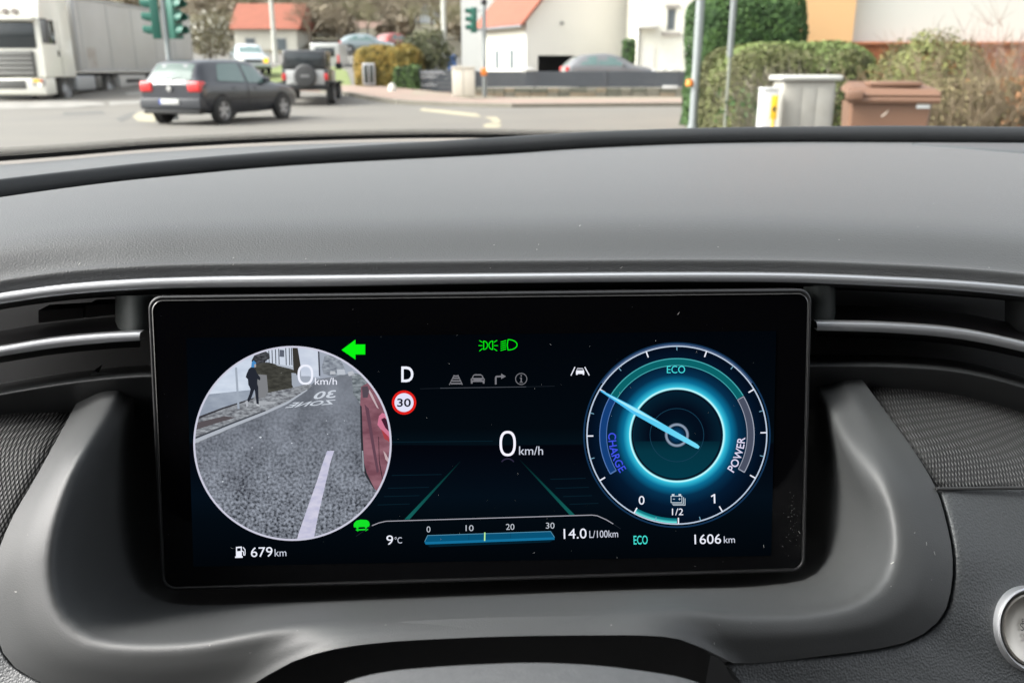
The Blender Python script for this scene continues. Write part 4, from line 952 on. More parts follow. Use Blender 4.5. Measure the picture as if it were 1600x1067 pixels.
# verge and lawns
GRASS = mat('lawn_green', (.10, .15, .035), .95, var=.6, vscale=3, col2=(.16, .17, .06))
sheet('lawn', [(-13, 40), (-8.2, 38.5), (-7.3, 41), (-9.5, 52), (-12, 60), (-15, 60)], GRASS, .03)
sheet('yard_ground', [(-1.2, 38.87), (24, 38.87), (24, 49.5), (-1.2, 49.5)], mat('yard_gravel', (.30, .28, .25), .9, var=.3, vscale=4), .0, .45)
sheet('garden_ground', [(3.4, 9.0), (20, 9.0), (20, 21), (5.5, 21), (4.2, 17.4)], mat('garden_soil', (.12, .10, .06), .95, var=.6, vscale=3, col2=(.08, .11, .04)), .128)
HILLG = mat('hill_grass', (.10, .095, .055), .95, var=.8, vscale=.08, col2=(.075, .062, .042))
V = [(x, y, terr(x, y)+.05) for y in ys if y >= 76 for x in xs]; ny = len([y for y in ys if y >= 76])
tag(mesh('hillside', V, [(j*n+i, j*n+i+1, (j+1)*n+i+1, (j+1)*n+i) for j in range(ny-1) for i in range(n-1)], HILLG, None, True), kind='structure')
# ---- paint on the road
PNT = mat('worn_white_paint', (.26, .25, .23), .8, var=.7, vscale=1.6, col2=(.16, .15, .135)); PNY = mat('worn_cream_paint', (.34, .30, .20), .8, var=.6, vscale=1.6, col2=(.22, .20, .15))
def quadm(name, pts, m): return sheet(name, [gxy(*p) for p in pts], m, .006, sub=.8)
quadm('stop_line', [(-40, 161), (115, 159), (160, 161), (165, 166), (110, 169), (-40, 172)], PNT)
quadm('stop_line', [(170, 160), (225, 158), (228, 162), (172, 166)], PNT)
quadm('lane_marking', [(195, 146), (222, 143), (226, 147), (200, 150)], PNT)
quadm('lane_marking', [(100, 176), (160, 174), (165, 179), (98, 181)], mat('patched_asphalt', (.105, .10, .092), .9, var=.3, vscale=1))
quadm('lane_marking', [(660, 170), (745, 178), (752, 184), (735, 183), (655, 174)], PNY)
quadm('direction_arrow', [(756, 184), (776, 184), (783, 191), (777, 194), (762, 192), (772, 190)], PNY)
quadm('direction_arrow', [(755, 197), (760, 194), (783, 195), (782, 199), (776, 201), (757, 200)], PNY)
quadm('painted_island', [(207, 182), (218, 176), (240, 176), (250, 184), (240, 192), (215, 190)], PNY)
quadm('tyre_marks', [(180, 186), (207, 176), (214, 178), (190, 192)], MATS['patched_asphalt'])
# ================================================================== vegetation helpers
def leaf_cloud(name, pts, m, parent, size, org=None, kind='stuff', cross=False, seed=1, up=.4):
    """many small bent leaves at pts = [(position, outward normal)]"""
    r_ = random.Random(seed); V = []; F = []
    og = ORG[parent.name] if parent is not None else Vector(org or (0, 0, 0))
    for p, nn in pts:
        s = size*r_.uniform(.6, 1.4)
        d = (nn + Vector((r_.uniform(-1, 1), r_.uniform(-1, 1), r_.uniform(-1, 1)))*.8 + Vector((0, 0, up))).normalized()
        a = d.orthogonal().normalized(); a = Matrix.Rotation(r_.uniform(0, 2*PI), 3, d) @ a; b = d.cross(a)
        q = Vector(p) - og; b0 = len(V)
        V += [tuple(q - a*s), tuple(q + b*s*.5 + d*s*.25), tuple(q + a*s), tuple(q - b*s*.5 + d*s*.25)]
        F += [(b0, b0+1, b0+2), (b0, b0+2, b0+3)]
    me = bpy.data.meshes.new(name); me.from_pydata(V, [], F); me.update()
    o = link_mesh(name, me, m, parent, org)
    if kind: o['kind'] = kind
    return o
def leafmat(name, c1, c2, sc=2.5, c3=None):
    m = bpy.data.materials.new(name); m.use_nodes = True; t = m.node_tree; b = t.nodes['Principled BSDF']
    b.inputs['Roughness'].default_value = .6; b.inputs['Specular IOR Level'].default_value = .3
    g = t.nodes.new('ShaderNodeNewGeometry'); tc = t.nodes.new('ShaderNodeTexCoord')
    n_ = t.nodes.new('ShaderNodeTexNoise'); n_.inputs['Scale'].default_value = sc; n_.inputs['Detail'].default_value = 3; t.links.new(tc.outputs['Object'], n_.inputs[0])
    ad = t.nodes.new('ShaderNodeMath'); ad.operation = 'MULTIPLY_ADD'; t.links.new(g.outputs['Random Per Island'], ad.inputs[0]); ad.inputs[1].default_value = .35; t.links.new(n_.outputs[0], ad.inputs[2])
    r = t.nodes.new('ShaderNodeValToRGB'); r.color_ramp.elements[0].position = .45; r.color_ramp.elements[1].position = .9
    r.color_ramp.elements[0].color = c1 + (1,); r.color_ramp.elements[1].color = c2 + (1,)
    if c3: e_ = r.color_ramp.elements.new(.68); e_.color = c3 + (1,)
    t.links.new(ad.outputs[0], r.inputs[0]); t.links.new(r.outputs[0], b.inputs['Base Color']); return m
def rbox_pts(lo, hi, n, rr=.3, seed=1, amp=.06):
    """points on a rounded, uneven box surface"""
    r_ = random.Random(seed); out = []; c = [(a+b)/2 for a, b in zip(lo, hi)]; h = [(b-a)/2 for a, b in zip(lo, hi)]
    A = [h[1]*h[2], h[1]*h[2], h[0]*h[2], h[0]*h[2], h[0]*h[1]]; tot = sum(A)
    for _ in range(n):
        k = r_.random()*tot; f = 0
        while k > A[f]: k -= A[f]; f += 1
        s, t = r_.uniform(-1, 1), r_.uniform(-1, 1)
        q = [(-1, s, t), (1, s, t), (s, -1, t), (s, 1, t), (s, t, 1)][f]
        p = Vector([q[i]*h[i] for i in range(3)])
        inner = Vector([max(-(h[i]-rr), min(h[i]-rr, p[i])) if (i < 2 or p[i] > 0) else p[i] for i in range(3)])
        d = p - inner; nn = d.normalized() if d.length > 1e-6 else Vector((0, 0, 1))
        p = inner + nn*(rr + amp*(noise.noise(Vector((p.x*1.7+seed, p.y*1.7, p.z*1.7)))*2 + r_.uniform(-.6, .6)))
        out.append((p + Vector(c), nn))
    return out
def hedge(name, lo, hi, n, size, m, core, label, rr=.3, seed=1, amp=.06, cat='hedge'):
    c = ((lo[0]+hi[0])/2, (lo[1]+hi[1])/2, lo[2])
    t_ = empty(name, c, label, cat)
    box('inner_growth', [a+.08*(i != 2) for i, a in enumerate(lo)], [b-.08 for b in hi], core, t_, min(rr, .45)*.9, 3)
    leaf_cloud('leaves', rbox_pts(lo, hi, n, rr, seed, amp), m, t_, size, seed=seed)
    return t_
def twigs(name, base, spread, h, n, m, parent, seed=1, lean=.3, w_=.012, fork=3):
    """bare branching twigs as thin tapered strips standing up from a patch of ground"""
    r_ = random.Random(seed); V = []; F = []; og = ORG[parent.name]
    def strip(p, q, w0, w1):
        d = (q-p); s = d.cross(Vector((r_.uniform(-1, 1), r_.uniform(-1, 1), .1))).normalized(); s2 = d.cross(s).normalized()
        for ss in (s, s2):
            b0 = len(V); V.extend([tuple(p-ss*w0-og), tuple(p+ss*w0-og), tuple(q+ss*w1-og), tuple(q-ss*w1-og)]); F.append((b0, b0+1, b0+2, b0+3))
    for _ in range(n):
        p = Vector((base[0]+r_.uniform(-1, 1)*spread[0], base[1]+r_.uniform(-1, 1)*spread[1], base[2]))
        d = Vector((r_.gauss(0, lean), r_.gauss(0, lean), 1)).normalized(); hh = h*r_.uniform(.55, 1.05); seg = 5; w0 = w_*r_.uniform(.6, 1.3)
        for k in range(seg):
            q = p + d*hh/seg; strip(p, q, w0*(1-k/seg*.7), w0*(1-(k+1)/seg*.7))
            for _f in range(fork):
                e = (d + Vector((r_.gauss(0, .6), r_.gauss(0, .6), r_.gauss(.1, .3)))).normalized(); strip(q, q + e*hh*r_.uniform(.08, .24), w0*.45, w0*.12)
            p = q; d = (d + Vector((r_.gauss(0, .13), r_.gauss(0, .13), 0))).normalized()
    me = bpy.data.meshes.new(name); me.from_pydata(V, [], F); me.update(); o = link_mesh(name, me, m, parent); o['kind'] = 'stuff'; return o
# ================================================================== right-hand side: hedges, poles, cabinets, bin, house
LG1 = leafmat('hedge_leaf_green', (.022, .055, .014), (.08, .15, .036), 2.2, (.042, .09, .024))
DKG = mat('hedge_core', (.012, .022, .008), .95)
hedge('tall_hedge', (3.66, 17.75, .1), (5.80, 19.6, 2.66), 26000, .038, LG1, DKG, 'tall clipped dark green hedge with squared top beside the white house and grey poles', .42, 3, .05)
LG2 = leafmat('hedge_leaf_olive', (.075, .075, .028), (.155, .19, .06), 1.1, (.115, .115, .045))
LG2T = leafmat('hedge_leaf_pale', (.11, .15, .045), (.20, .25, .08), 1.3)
h2 = hedge('low_hedge', (2.68, 11.2, .1), (4.55, 13.2, 1.50), 20000, .026, LG2, mat('olive_core', (.05, .045, .02), .95), 'low round-topped olive green hedge in front of the tall hedge', .42, 5, .04)
# smoother pale top growth of the low hedge
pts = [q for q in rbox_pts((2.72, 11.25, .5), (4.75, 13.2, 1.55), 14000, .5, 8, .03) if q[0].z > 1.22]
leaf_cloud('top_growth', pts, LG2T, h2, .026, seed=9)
TW = leafmat('twig_brown', (.16, .12, .075), (.26, .20, .13), 2.0)
TWO = leafmat('dry_leaf_olive', (.14, .13, .05), (.24, .20, .10), 2.0, (.19, .15, .08))
b1 = empty('winter_shrub', (3.1, 10.3, .1), 'dark bare shrub twigs behind the grey roadside cabinet', 'shrub')
twigs('twigs', (3.0, 10.2, .1), (.35, .3), 1.1, 90, leafmat('twig_grey', (.13, .115, .085), (.24, .21, .16), 3), b1, 4, .2, .008)
leaf_cloud('leaves', [(Vector((3.0+random.gauss(0, .25), 10.3+random.gauss(0, .2), random.uniform(.2, 1.0))), Vector((0, -1, 0))) for _ in range(900)], LG1, b1, .03, seed=3)
b1 = empty('round_bush', (4.7, 9.6, .1), 'round olive green bush rising above the brown bin in front of the white wall', 'bush')
rb = random.Random(5)
def ball_pts(c, r, n, sd, zs=1., amp=.12):
    r_ = random.Random(sd); out = []
    for _ in range(n):
        d = Vector((r_.gauss(0, 1), r_.gauss(0, 1), r_.gauss(0, 1))).normalized()
        k = r*(r_.uniform(.72, 1.0)) * (1 + amp*noise.noise(d*3 + Vector((sd, 0, 0)))*1.6)
        out.append((Vector(c) + Vector((d.x*k, d.y*k, d.z*k*zs)), d))
    return out
GOL = leafmat('bush_leaf_olive', (.075, .075, .025), (.22, .24, .08), 3.0, (.14, .14, .05))
leaf_cloud('leaves', ball_pts((4.52, 9.8, .98), .62, 15000, 6, 1.02), GOL, b1, .021, seed=6)
lathe('stem', [(.05, 0), (.03, .5), (.015, 1.0)], (4.52, 9.8, .1), mat('bark', (.10, .08, .06), .9), b1, 'z', 8)
twigs('twigs', (4.5, 9.8, .1), (.3, .3), 1.45, 80, TW, b1, 14, .3, .009)
b2 = empty('bare_shrub', (5.4, 9.0, .1), 'wide leafless brown shrub with thin upright twigs right of the round bush', 'shrub')
twigs('twigs', (4.9, 8.9, .1), (.75, .35), 1.2, 330, TW, b2, 15, .3, .008)
twigs('tall_twigs', (5.6, 9.3, .1), (.62, .3), 1.62, 70, leafmat('twig_red', (.20, .12, .10), (.30, .2, .16), 2), b2, 16, .12, .007)
leaf_cloud('dry_leaves', [(Vector((4.85+random.uniform(-.8, .95), 9.1+random.gauss(0, .25), random.uniform(.15, 1.15))), Vector((0, -1, .2))) for _ in range(12000)], TWO, b2, .018, seed=7)
b3 = empty('flowering_plant', (4.95, 8.2, .1), 'small pale grey-green plant with orange leaves at the right edge', 'plant')
leaf_cloud('leaves', ball_pts((5.05, 8.3, .62), .22, 500, 8), leafmat('pale_leaf', (.35, .40, .30), (.55, .60, .48), 3), b3, .04, seed=8)
leaf_cloud('orange_leaves', [(Vector((5.1+random.gauss(0, .22), 8.7+random.gauss(0, .1), random.uniform(.5, 1.15))), Vector((0, -1, 0))) for _ in range(260)], leafmat('orange_leaf', (.26, .12, .05), (.40, .20, .09), 3), b3, .035, seed=9)
# poles
POL = mat('galvanised_pole', (.27, .29, .29), .5, metal=.25, var=.3, vscale=1.5)
pA = at(1088, 110, 12.4)
t_ = empty('signal_pole', (pA.x, pA.y, .12), 'thick grey pole with an orange push button before the tall hedge', 'pole')
tube('shaft', [(pA.x, pA.y, .12), (pA.x, pA.y, 4.2)], .058, POL, t_, 16)
tube('collar', [(pA.x, pA.y, .12), (pA.x, pA.y, .5)], .075, POL, t_, 16)
lathe('push_button', [(.0, -.02), (.045, -.02), (.055, .0), (.045, .06), (.0, .07)], (pA.x-.085, pA.y-.02, 1.03), mat('orange_plastic', (.75, .22, .03), .45), t_, 'z', 16)
tube('button_bracket', [(pA.x-.10, pA.y, 1.06), (pA.x, pA.y, 1.06)], .018, POL, t_, 8)
pB = at(1139, 110, 10.6)
t_ = empty('sign_pole', (pB.x, pB.y, .12), 'thin grey pole right of the thick one with a narrower lower half', 'pole')
tube('lower_shaft', [(pB.x, pB.y, .12), (pB.x, pB.y, 1.30), (pB.x, pB.y, 1.36)], .019, mat('weathered_pole', (.20, .21, .17), .6, var=.3, vscale=3), t_, 12)
tube('upper_shaft', [(pB.x, pB.y, 1.36), (pB.x, pB.y, 1.38), (pB.x, pB.y, 3.6)], [.028, .036, .036], POL, t_, 12)
# roadside cabinet with overhanging rounded lid
CAB = mat('weathered_grey_cabinet', (.34, .325, .29), .75, var=.9, vscale=4.5, col2=(.27, .255, .225), detail=6)
c0 = at(1223, 118, 8.5).x; c1 = at(1312, 118, 8.5).x
cb = empty('utility_cabinet', ((c0+c1)/2, 8.7, .12), 'weathered light grey utility cabinet with rounded lid between hedge and brown bin', 'cabinet')
box('cabinet_body', (c0+.015, 8.5, .12), (c1-.015, 8.85, 1.12), CAB, cb, .03, 3)
box('lid', (c0-.02, 8.46, 1.122), (c1+.03, 8.9, 1.175), mat('pale_lid', (.46, .45, .42), .7, var=.3, vscale=3), cb, .025, 4)
for k in range(3):
    x = c0 + .06 + (c1-c0-.12)*(k+.5)/3
    box('door_panel', (x-.075, 8.492, .2), (x+.075, 8.503, 1.06), CAB, cb, .004)
m0 = at(1193, 137, 8.35).x; m1 = at(1218, 137, 8.35).x
mb = empty('white_junction_box', ((m0+m1)/2, 8.4, .12), 'slim white junction box left of the grey cabinet', 'box')
box('box_body', (m0, 8.35, .12), (m1, 8.5, 1.045), mat('white_plastic', (.6, .6, .59), .5, var=.2, vscale=3), mb, .012, 3)
box('box_cap', (m0-.006, 8.34, 1.047), (m1+.006, 8.51, 1.065), mat('white_plastic', (.7, .7, .7)), mb, .006)
yp = at(1209, 160, 8.2)
ym = empty('gas_marker_post', (yp.x, yp.y, .12), 'yellow marker plate on a short yellow post before the white box', 'marker')
YEL = mat('yellow_enamel', (.80, .47, .02), .45)
tube('post', [(yp.x+.005, 8.2, .12), (yp.x+.008, 8.2, .84)], .013, YEL, ym, 8)
box('plate', (yp.x-.028, 8.18, .79), (yp.x+.034, 8.187, 1.0), YEL, ym, .002)
box('plate_print', (yp.x-.012, 8.176, .86), (yp.x+.016, 8.1795, .90), mat('black_print', (.03, .03, .03)), ym)
# brown bin
BR = mat('brown_bin_plastic', (.145, .075, .045), .5, bump=.2, bscale=90, bdist=.002)
bx0 = at(1352, 150, 6.3).x; bx1 = at(1474, 150, 6.3).x; bcx = (bx0+bx1)/2; bw = (bx1-bx0)/2
bn_ = empty('brown_wheelie_bin', (bcx, 6.6, .12), 'brown wheelie bin with closed lid and small white sticker', 'bin')
rows = []
for z, k in ((.16, .80), (.2, .82), (.6, .93), (.98, 1.0), (1.0, 1.0)):
    rows.append([Vector((bcx+sx*bw*k, 6.3 + .33 + sy*.33*k, z)) for sx, sy in ((-1, -.86), (-.93, -1), (.93, -1), (1, -.86), (1, .86), (.93, 1), (-.93, 1), (-1, .86))])
bo = grid_mesh('bin_body', rows, BR, bn_, False, closed=True)
mesh('bin_floor', rows[0], [tuple(range(8))], BR, bn_)
tube('rim', [(bcx-bw*1.07, 6.27, 1.02), (bcx+bw*1.12, 6.27, 1.02)], .026, BR, bn_, 10)
lidb = bmesh.new()
for r_ in range(1): pass
lp = [(-1.10, 6.24, 1.045), (1.16, 6.24, 1.045), (1.16, 6.98, 1.07), (-1.10, 6.98, 1.07), (-1.04, 6.30, 1.10), (1.10, 6.30, 1.09), (1.0, 6.9, 1.13), (-.95, 6.9, 1.14)]
vs = [lidb.verts.new((bcx+x*bw, y, z)) for x, y, z in lp]
for f in ((0, 3, 2, 1), (4, 5, 6, 7), (0, 1, 5, 4), (1, 2, 6, 5), (2, 3, 7, 6), (3, 0, 4, 7)): lidb.faces.new([vs[i] for i in f])
bmesh.ops.bevel(lidb, geom=list(lidb.edges), offset=.012, segments=2, affect='EDGES'); bmesh.ops.recalc_face_normals(lidb, faces=lidb.faces)
ld = from_bm('lid', lidb, BR, bn_, True)
box('lid_panel', (bcx-bw*.55, 6.36, 1.108), (bcx+bw*.72, 6.8, 1.142), BR, ld, .014, 2)
box('lid_lip', (bcx-bw*1.14, 6.20, 1.02), (bcx-bw*.72, 6.30, 1.085), BR, ld, .014, 2)
tube('handle', [(bcx-bw*.8, 7.0, 1.02), (bcx+bw*.8, 7.0, 1.02)], .016, BR, bn_, 8)
box('sticker', (bcx+bw*.60, 6.288, .965), (bcx+bw*.92, 6.2945, 1.012), mat('white_sticker', (.72, .74, .74), .5), bn_, .001)
for sx in (-1, 1): lathe('wheel', [(.0, -.03), (.1, -.03), (.11, 0), (.1, .03), (.0, .03)], (bcx+sx*bw*.75, 6.98, .22), PLB, bn_, 'x', 20)
bn_.rotation_euler = (0, 0, -.27)
# scuffs on the bin
tube('scratch', [(bcx-.055, 6.305, .905), (bcx-.03, 6.300, .925), (bcx-.012, 6.298, .955)], [.004, .006, .001], mat('pale_scuff', (.7, .6, .5), .8), bn_, 6)
# house behind: orange bay, white wall, brick plinth
WALLW = mat('cream_render', (.67, .65, .60), .9, var=.15, vscale=.6); ORW = mat('apricot_render', (.72, .43, .21), .9, var=.15, vscale=.8)
hy = 20.2
xo0, xo1 = at(1250, 60, hy).x, at(1325, 60, hy).x
hs_ = empty('plinth_house', (10, hy, 0), 'white house with apricot bay and red brick plinth behind the bushes at right', 'house')
box('white_wall', (xo1, hy+.35, 1.78), (16, hy+7, 6.4), WALLW, hs_)
box('apricot_bay', (xo0, hy, 1.78), (xo1+.10, hy+3, 6.3), ORW, hs_)
box('plinth_core', (xo0+.05, hy+.12, 0), (15.9, hy+6.9, 1.765), mat('mortar', (.34, .25, .20), .9), hs_)
BRK = [mat('brick_%s' % k, c, .85, var=.3, vscale=7) for k, c in (('orange', (.46, .17, .07)), ('rust', (.38, .125, .055)), ('dark', (.31, .10, .05)))]
bkm = []
for m_ in BRK:
    bm = bmesh.new(); bbox(bm, (-.118, -.03, -.034), (.118, .03, .034), .006, 1); me = bpy.data.meshes.new('brick'); bm.to_mesh(me); bm.free(); me.materials.append(m_); bkm.append(me)
rb = random.Random(2); nb = 0; V = []; F = []
for r in range(23):
    z = .06 + r*.077
    x = xo0 + (.125 if r % 2 else 0)
    while x < 15.6:
        dy = rb.uniform(-.006, .006)
        vis = (1265 < 800+FPX*x/hy*1.0) and r >= 17 and nb < 290
        if vis:
            o = bpy.data.objects.new('brick', rb.choice(bkm)); COL.objects.link(o); o.parent = hs_
            o.location = Vector((x+.12, hy+.10+dy, z+.034)) - ORG[hs_.name]; nb += 1
        else:
            b0 = len(V); X, Y, Z = x+.12, hy+.10+dy, z+.034
            V += [(X+a*.118, Y+b*.03, Z+c*.034) for a in (-1, 1) for b in (-1, 1) for c in (-1, 1)]
            F += [(b0, b0+1, b0+5, b0+4), (b0+1, b0+3, b0+7, b0+5), (b0, b0+4, b0+6, b0+2), (b0, b0+2, b0+3, b0+1), (b0+4, b0+5, b0+7, b0+6)]
        x += .25
tag(mesh('bricks', V, F, BRK[0], hs_), kind='stuff')
box('plinth_coping', (xo0-.03, hy-.03, 1.766), (16, hy+.36, 1.80), mat('terracotta_coping', (.42, .16, .08), .8), hs_)
poly_prism('roof', [(xo0-.4, hy-.5, 6.3), (xo0-.4, hy+7.5, 6.3), (xo0-.4, hy+3.5, 10)], (11, 0, 0), mat('red_roof_tiles', (.25, .075, .042), .8, var=.4, vscale=1.5), hs_)
# ================================================================== middle: white houses, garden fence, cabinet, signals
RED = MATS['red_roof_tiles']; WW = mat('bright_white_render', (.72, .70, .61), .9, var=.08, vscale=.5); WG = mat('dimmed_white_render', (.66, .64, .60), .9, var=.08, vscale=.5)  # second white is greyer: the gable's weaker light put into its colour
gh = empty('gabled_house', (4.0, 52, 0), 'white gabled house with red tiled roof and open garage behind the grey fence', 'house')
C = Vector((.78, 50, 0)); dg = Vector((.875, .484, 0)).normalized(); dl = Vector((-.484, .875, 0)).normalized()
def gp(t, z, d=0.): return C + dg*t + dl*d + Vector((0, 0, z))
WGa = 8.05; zl_, zr_, zr = 3.95, 5.2, 8.6
# gable wall with garage opening (built round the hole), side wall
def wall_poly(name, pts, thick, m, par):
    return poly_prism(name, pts, thick, m, par)
GA, GB, GH = .75, 3.2, 2.0
th = dl*.25
wall_poly('gable_wall', [gp(0, 0), gp(GA, 0), gp(GA, GH), gp(0, GH)], th, WG, gh)
wall_poly('gable_wall', [gp(GB, 0), gp(WGa, 0), gp(WGa, GH), gp(GB, GH)], th, WG, gh)
wall_poly('gable_wall', [gp(0, GH+.002), gp(WGa, GH+.002), gp(WGa, zr_), gp(4.4, zr), gp(0, zl_)], th, WG, gh)
wall_poly('side_wall', [gp(0, 0, .252), gp(0, 0, 5.0), gp(0, zl_, 5.0), gp(0, zl_, .252)], dg*.25, WW, gh)
wall_poly('back_wall', [gp(0, 0, 5.002), gp(WGa, 0, 5.002), gp(WGa, zr_, 5.002), gp(4.4, zr, 5.002), gp(0, zl_, 5.002)], th, WW, gh)
wall_poly('right_wall', [gp(WGa, 0, .252), gp(WGa, 0, 5.0), gp(WGa, zr_, 5.0), gp(WGa, zr_, .252)], -dg*.25, WG, gh)
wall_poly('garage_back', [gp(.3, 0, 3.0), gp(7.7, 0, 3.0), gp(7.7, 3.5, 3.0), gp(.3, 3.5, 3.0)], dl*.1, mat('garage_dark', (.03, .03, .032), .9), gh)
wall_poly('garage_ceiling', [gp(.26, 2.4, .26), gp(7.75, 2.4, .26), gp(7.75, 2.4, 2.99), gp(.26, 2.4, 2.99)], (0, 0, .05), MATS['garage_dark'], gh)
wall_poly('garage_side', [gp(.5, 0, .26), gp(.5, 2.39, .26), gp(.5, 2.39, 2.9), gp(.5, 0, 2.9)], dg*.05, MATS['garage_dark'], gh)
sl = (zr-zl_)/4.4; sr = (zr-zr_)/(WGa-4.4)
rfp = [gp(-.45, zl_-.45*sl-.02, -.35), gp(4.4, zr+.02, -.35), gp(4.4, zr+.22, -.35), gp(-.5, zl_-.5*sl+.18, -.35)]
rf = wall_poly('roof', rfp, dl*5.95, RED, gh)
rfp = [gp(4.402, zr+.02, -.35), gp(WGa+.45, zr_-.45*sr-.02, -.35), gp(WGa+.5, zr_-.5*sr+.18, -.35), gp(4.402, zr+.22, -.35)]
wall_poly('roof', rfp, dl*5.95, RED, gh)
tube('gutter', [gp(-.52, zl_-.5*sl+.06, -.36), gp(-.52, zl_-.5*sl+.06, 5.6)], .07, mat('zinc', (.22, .22, .23), .5, metal=.5), gh, 8)
WF = mat('window_frame_grey', (.36, .36, .34), .7); GLS = mat('house_glass', (.12, .14, .15), .1, spec=.6)
for d_ in (1.35, 3.1):
    z0, z1 = 1.25, 2.35
    f_ = wall_poly('window', [gp(-.02, z0, d_), gp(-.02, z0, d_+.55), gp(-.02, z1, d_+.55), gp(-.02, z1, d_)], dg*.018, WF, gh)
    wall_poly('pane', [gp(-.026, z0+.06, d_+.06), gp(-.026, z0+.06, d_+.49), gp(-.026, z1-.06, d_+.49), gp(-.026, z1-.06, d_+.06)], dg*.004, GLS, f_)
lathe('wall_lamp', [(.0, -.06), (.11, -.06), (.11, .05), (.0, .05)], gp(2.25, 3.7, -.06), mat('grey_lamp', (.3, .3, .28)), gh, 'y', 12)
box('bins_in_garage', tuple(gp(.95, 0, 1.2)), tuple(gp(.95, 0, 1.2)+Vector((.6, .6, 1.15))), mat('faded_red', (.34, .2, .18), .8), gh, .05)
# tall house on the left of it
th_ = empty('tall_white_house', (-2.2, 62, 0), 'tall plain white house left of the gabled house, behind the traffic light', 'house')
xa, xb = at(721, 60, 62).x, at(775, 60, 62).x
box('wall', (xa, 62, 0), (3.2, 69, 9.5), mat('cool_white_render', (.56, .56, .54), .9, var=.06, vscale=.4), th_)
poly_prism('roof', [(xa-.5, 61.5, 9.5), (xa-.5, 69.5, 9.5), (xa-.5, 65.5, 13)], (7.2, 0, 0), RED, th_)
for z in (3.6, 6.2):
    wn = box('window', (-.9, 61.97, z), (.1, 61.998, z+1.3), WF, th_); box('pane', (-.82, 61.955, z+.08), (.02, 61.968, z+1.22), GLS, wn)
box('blue_bin', (xa-.95, 58.0, 1.2), (xa-.15, 58.8, 2.15), mat('blue_plastic', (.03, .09, .26), .5), None, .05, org=(xa-.5, 58.4, 1.2))
tag(bpy.data.objects['blue_bin'], 'blue container standing at the left corner of the tall white house', 'container')
# white house to the right
rh = empty('cream_house', (9.2, 48, 0), 'cream white house with a grey window between gabled house and tall hedge', 'house')
xr0 = at(996, 60, 48).x
wx0, wx1 = at(1041, 60, 48).x, at(1055, 60, 48).x; wz0, wz1 = at(1048, 49, 48).z, at(1048, 13, 48).z
for lo, hi in (((xr0, 48, 0), (wx0, 48.3, 7.5)), ((wx1, 48, 0), (20, 48.3, 7.5)), ((wx0, 48, 0), (wx1, 48.3, wz0)), ((wx0, 48, wz1), (wx1, 48.3, 7.5))):
    box('front_wall', [a+.001 for a in lo], [b-.001 for b in hi], WW, rh)
box('side_wall', (xr0, 48.302, 0), (xr0+.3, 56, 7.5), WW, rh)
poly_prism('roof', [(xr0-.4, 47.5, 7.5), (xr0-.4, 57, 7.5), (xr0-.4, 52, 11)], (14, 0, 0), RED, rh)
wn = box('window', (wx0+.002, 48.12, wz0), (wx1-.002, 48.2, wz1), WF, rh); box('pane', (wx0+.08, 48.10, wz0+.1), (wx1-.08, 48.118, wz1-.1), GLS, wn)
box('window_sill', (wx0-.25, 47.85, wz0-.22), (wx1+.25, 47.998, wz0-.06), mat('sill_stone', (.34, .31, .28), .8), rh)
box('window_lintel', (wx0-.12, 47.93, wz1+.02), (wx1+.12, 47.998, wz1+.16), MATS['sill_stone'], rh)
px_ = at(1008, 80, 47.9).x
box('porch_canopy', (px_-.5, 47.3, 3.3), (px_+.55, 47.998, 3.5), WG, rh, .02)
dr = box('door', (px_-.12, 47.95, 0), (px_+.5, 47.997, 2.35), mat('pale_door', (.62, .60, .56), .7), rh); box('door_handle', (px_+.38, 47.9, 1.05), (px_+.44, 47.949, 1.2), PLB, dr)
tube('drainpipe', [(px_-.35, 47.93, 0), (px_-.35, 47.93, 3.25)], .05, mat('zinc', (.2, .2, .2)), rh, 8)
hedge('clipped_shrub', (at(974, 60, 49).x, 48.4, 0), (xr0+.05, 49.6, at(980, 62, 48.5).z), 900, .09, LG1, DKG, 'narrow green shrub squeezed between the two white houses', .2, 11, .05, 'shrub')
# garden fence: grey boards between posts on a low stone wall
FY = 38.6
FB = mat('grey_blue_boards', (.06, .068, .08), .6, var=.3, vscale=2); FP = mat('grey_posts', (.06, .065, .075), .6)
gw = empty('garden_wall', (3, FY, .1), 'low mossy stone wall under the long grey board fence', 'wall')
STN = [mat('wall_stone_%s' % k, c, .9, var=.5, vscale=4) for k, c in (('grey', (.20, .19, .15)), ('brown', (.24, .20, .14)), ('dark', (.13, .13, .10)))]
rb = random.Random(4); x = at(742, 150, FY).x
box('wall_core', (x, FY+.03, .1), (12.5, FY+.25, .50), STN[2], gw)
while x < 12.4:
    L = rb.uniform(.35, .75)
    for z0, z1 in ((.12, .30), (.31, .49)):
        o = box('stone', (x+.015, FY-.03+rb.uniform(0, .03), z0), (x+L-.015, FY+.028, z1), rb.choice(STN), gw, .02, 1)
    x += L
fn = empty('board_fence', (3, FY, .5), 'long grey horizontal board fence on a low wall in front of the white houses', 'fence')
P0 = at(742, 110, FY).x; bays = [at(u, 110, FY).x for u in (744, 836, 947, 1062, 1180)]
zt = at(900, 112, FY).z
board = None
for a, b in zip(bays, bays[1:]):
    nbd = 5; z = .53; hgt = (zt-.53)/nbd
    for k in range(nbd):
        box('board', (a+.045, FY+.08, z+k*hgt+.001), (b-.045, FY+.11, z+(k+1)*hgt-.001), FB, fn, .004, 1)
for a in bays: box('post', (a-.05, FY+.06, .5), (a+.05, FY+.16, zt+.03), FP, fn, .005, 1)
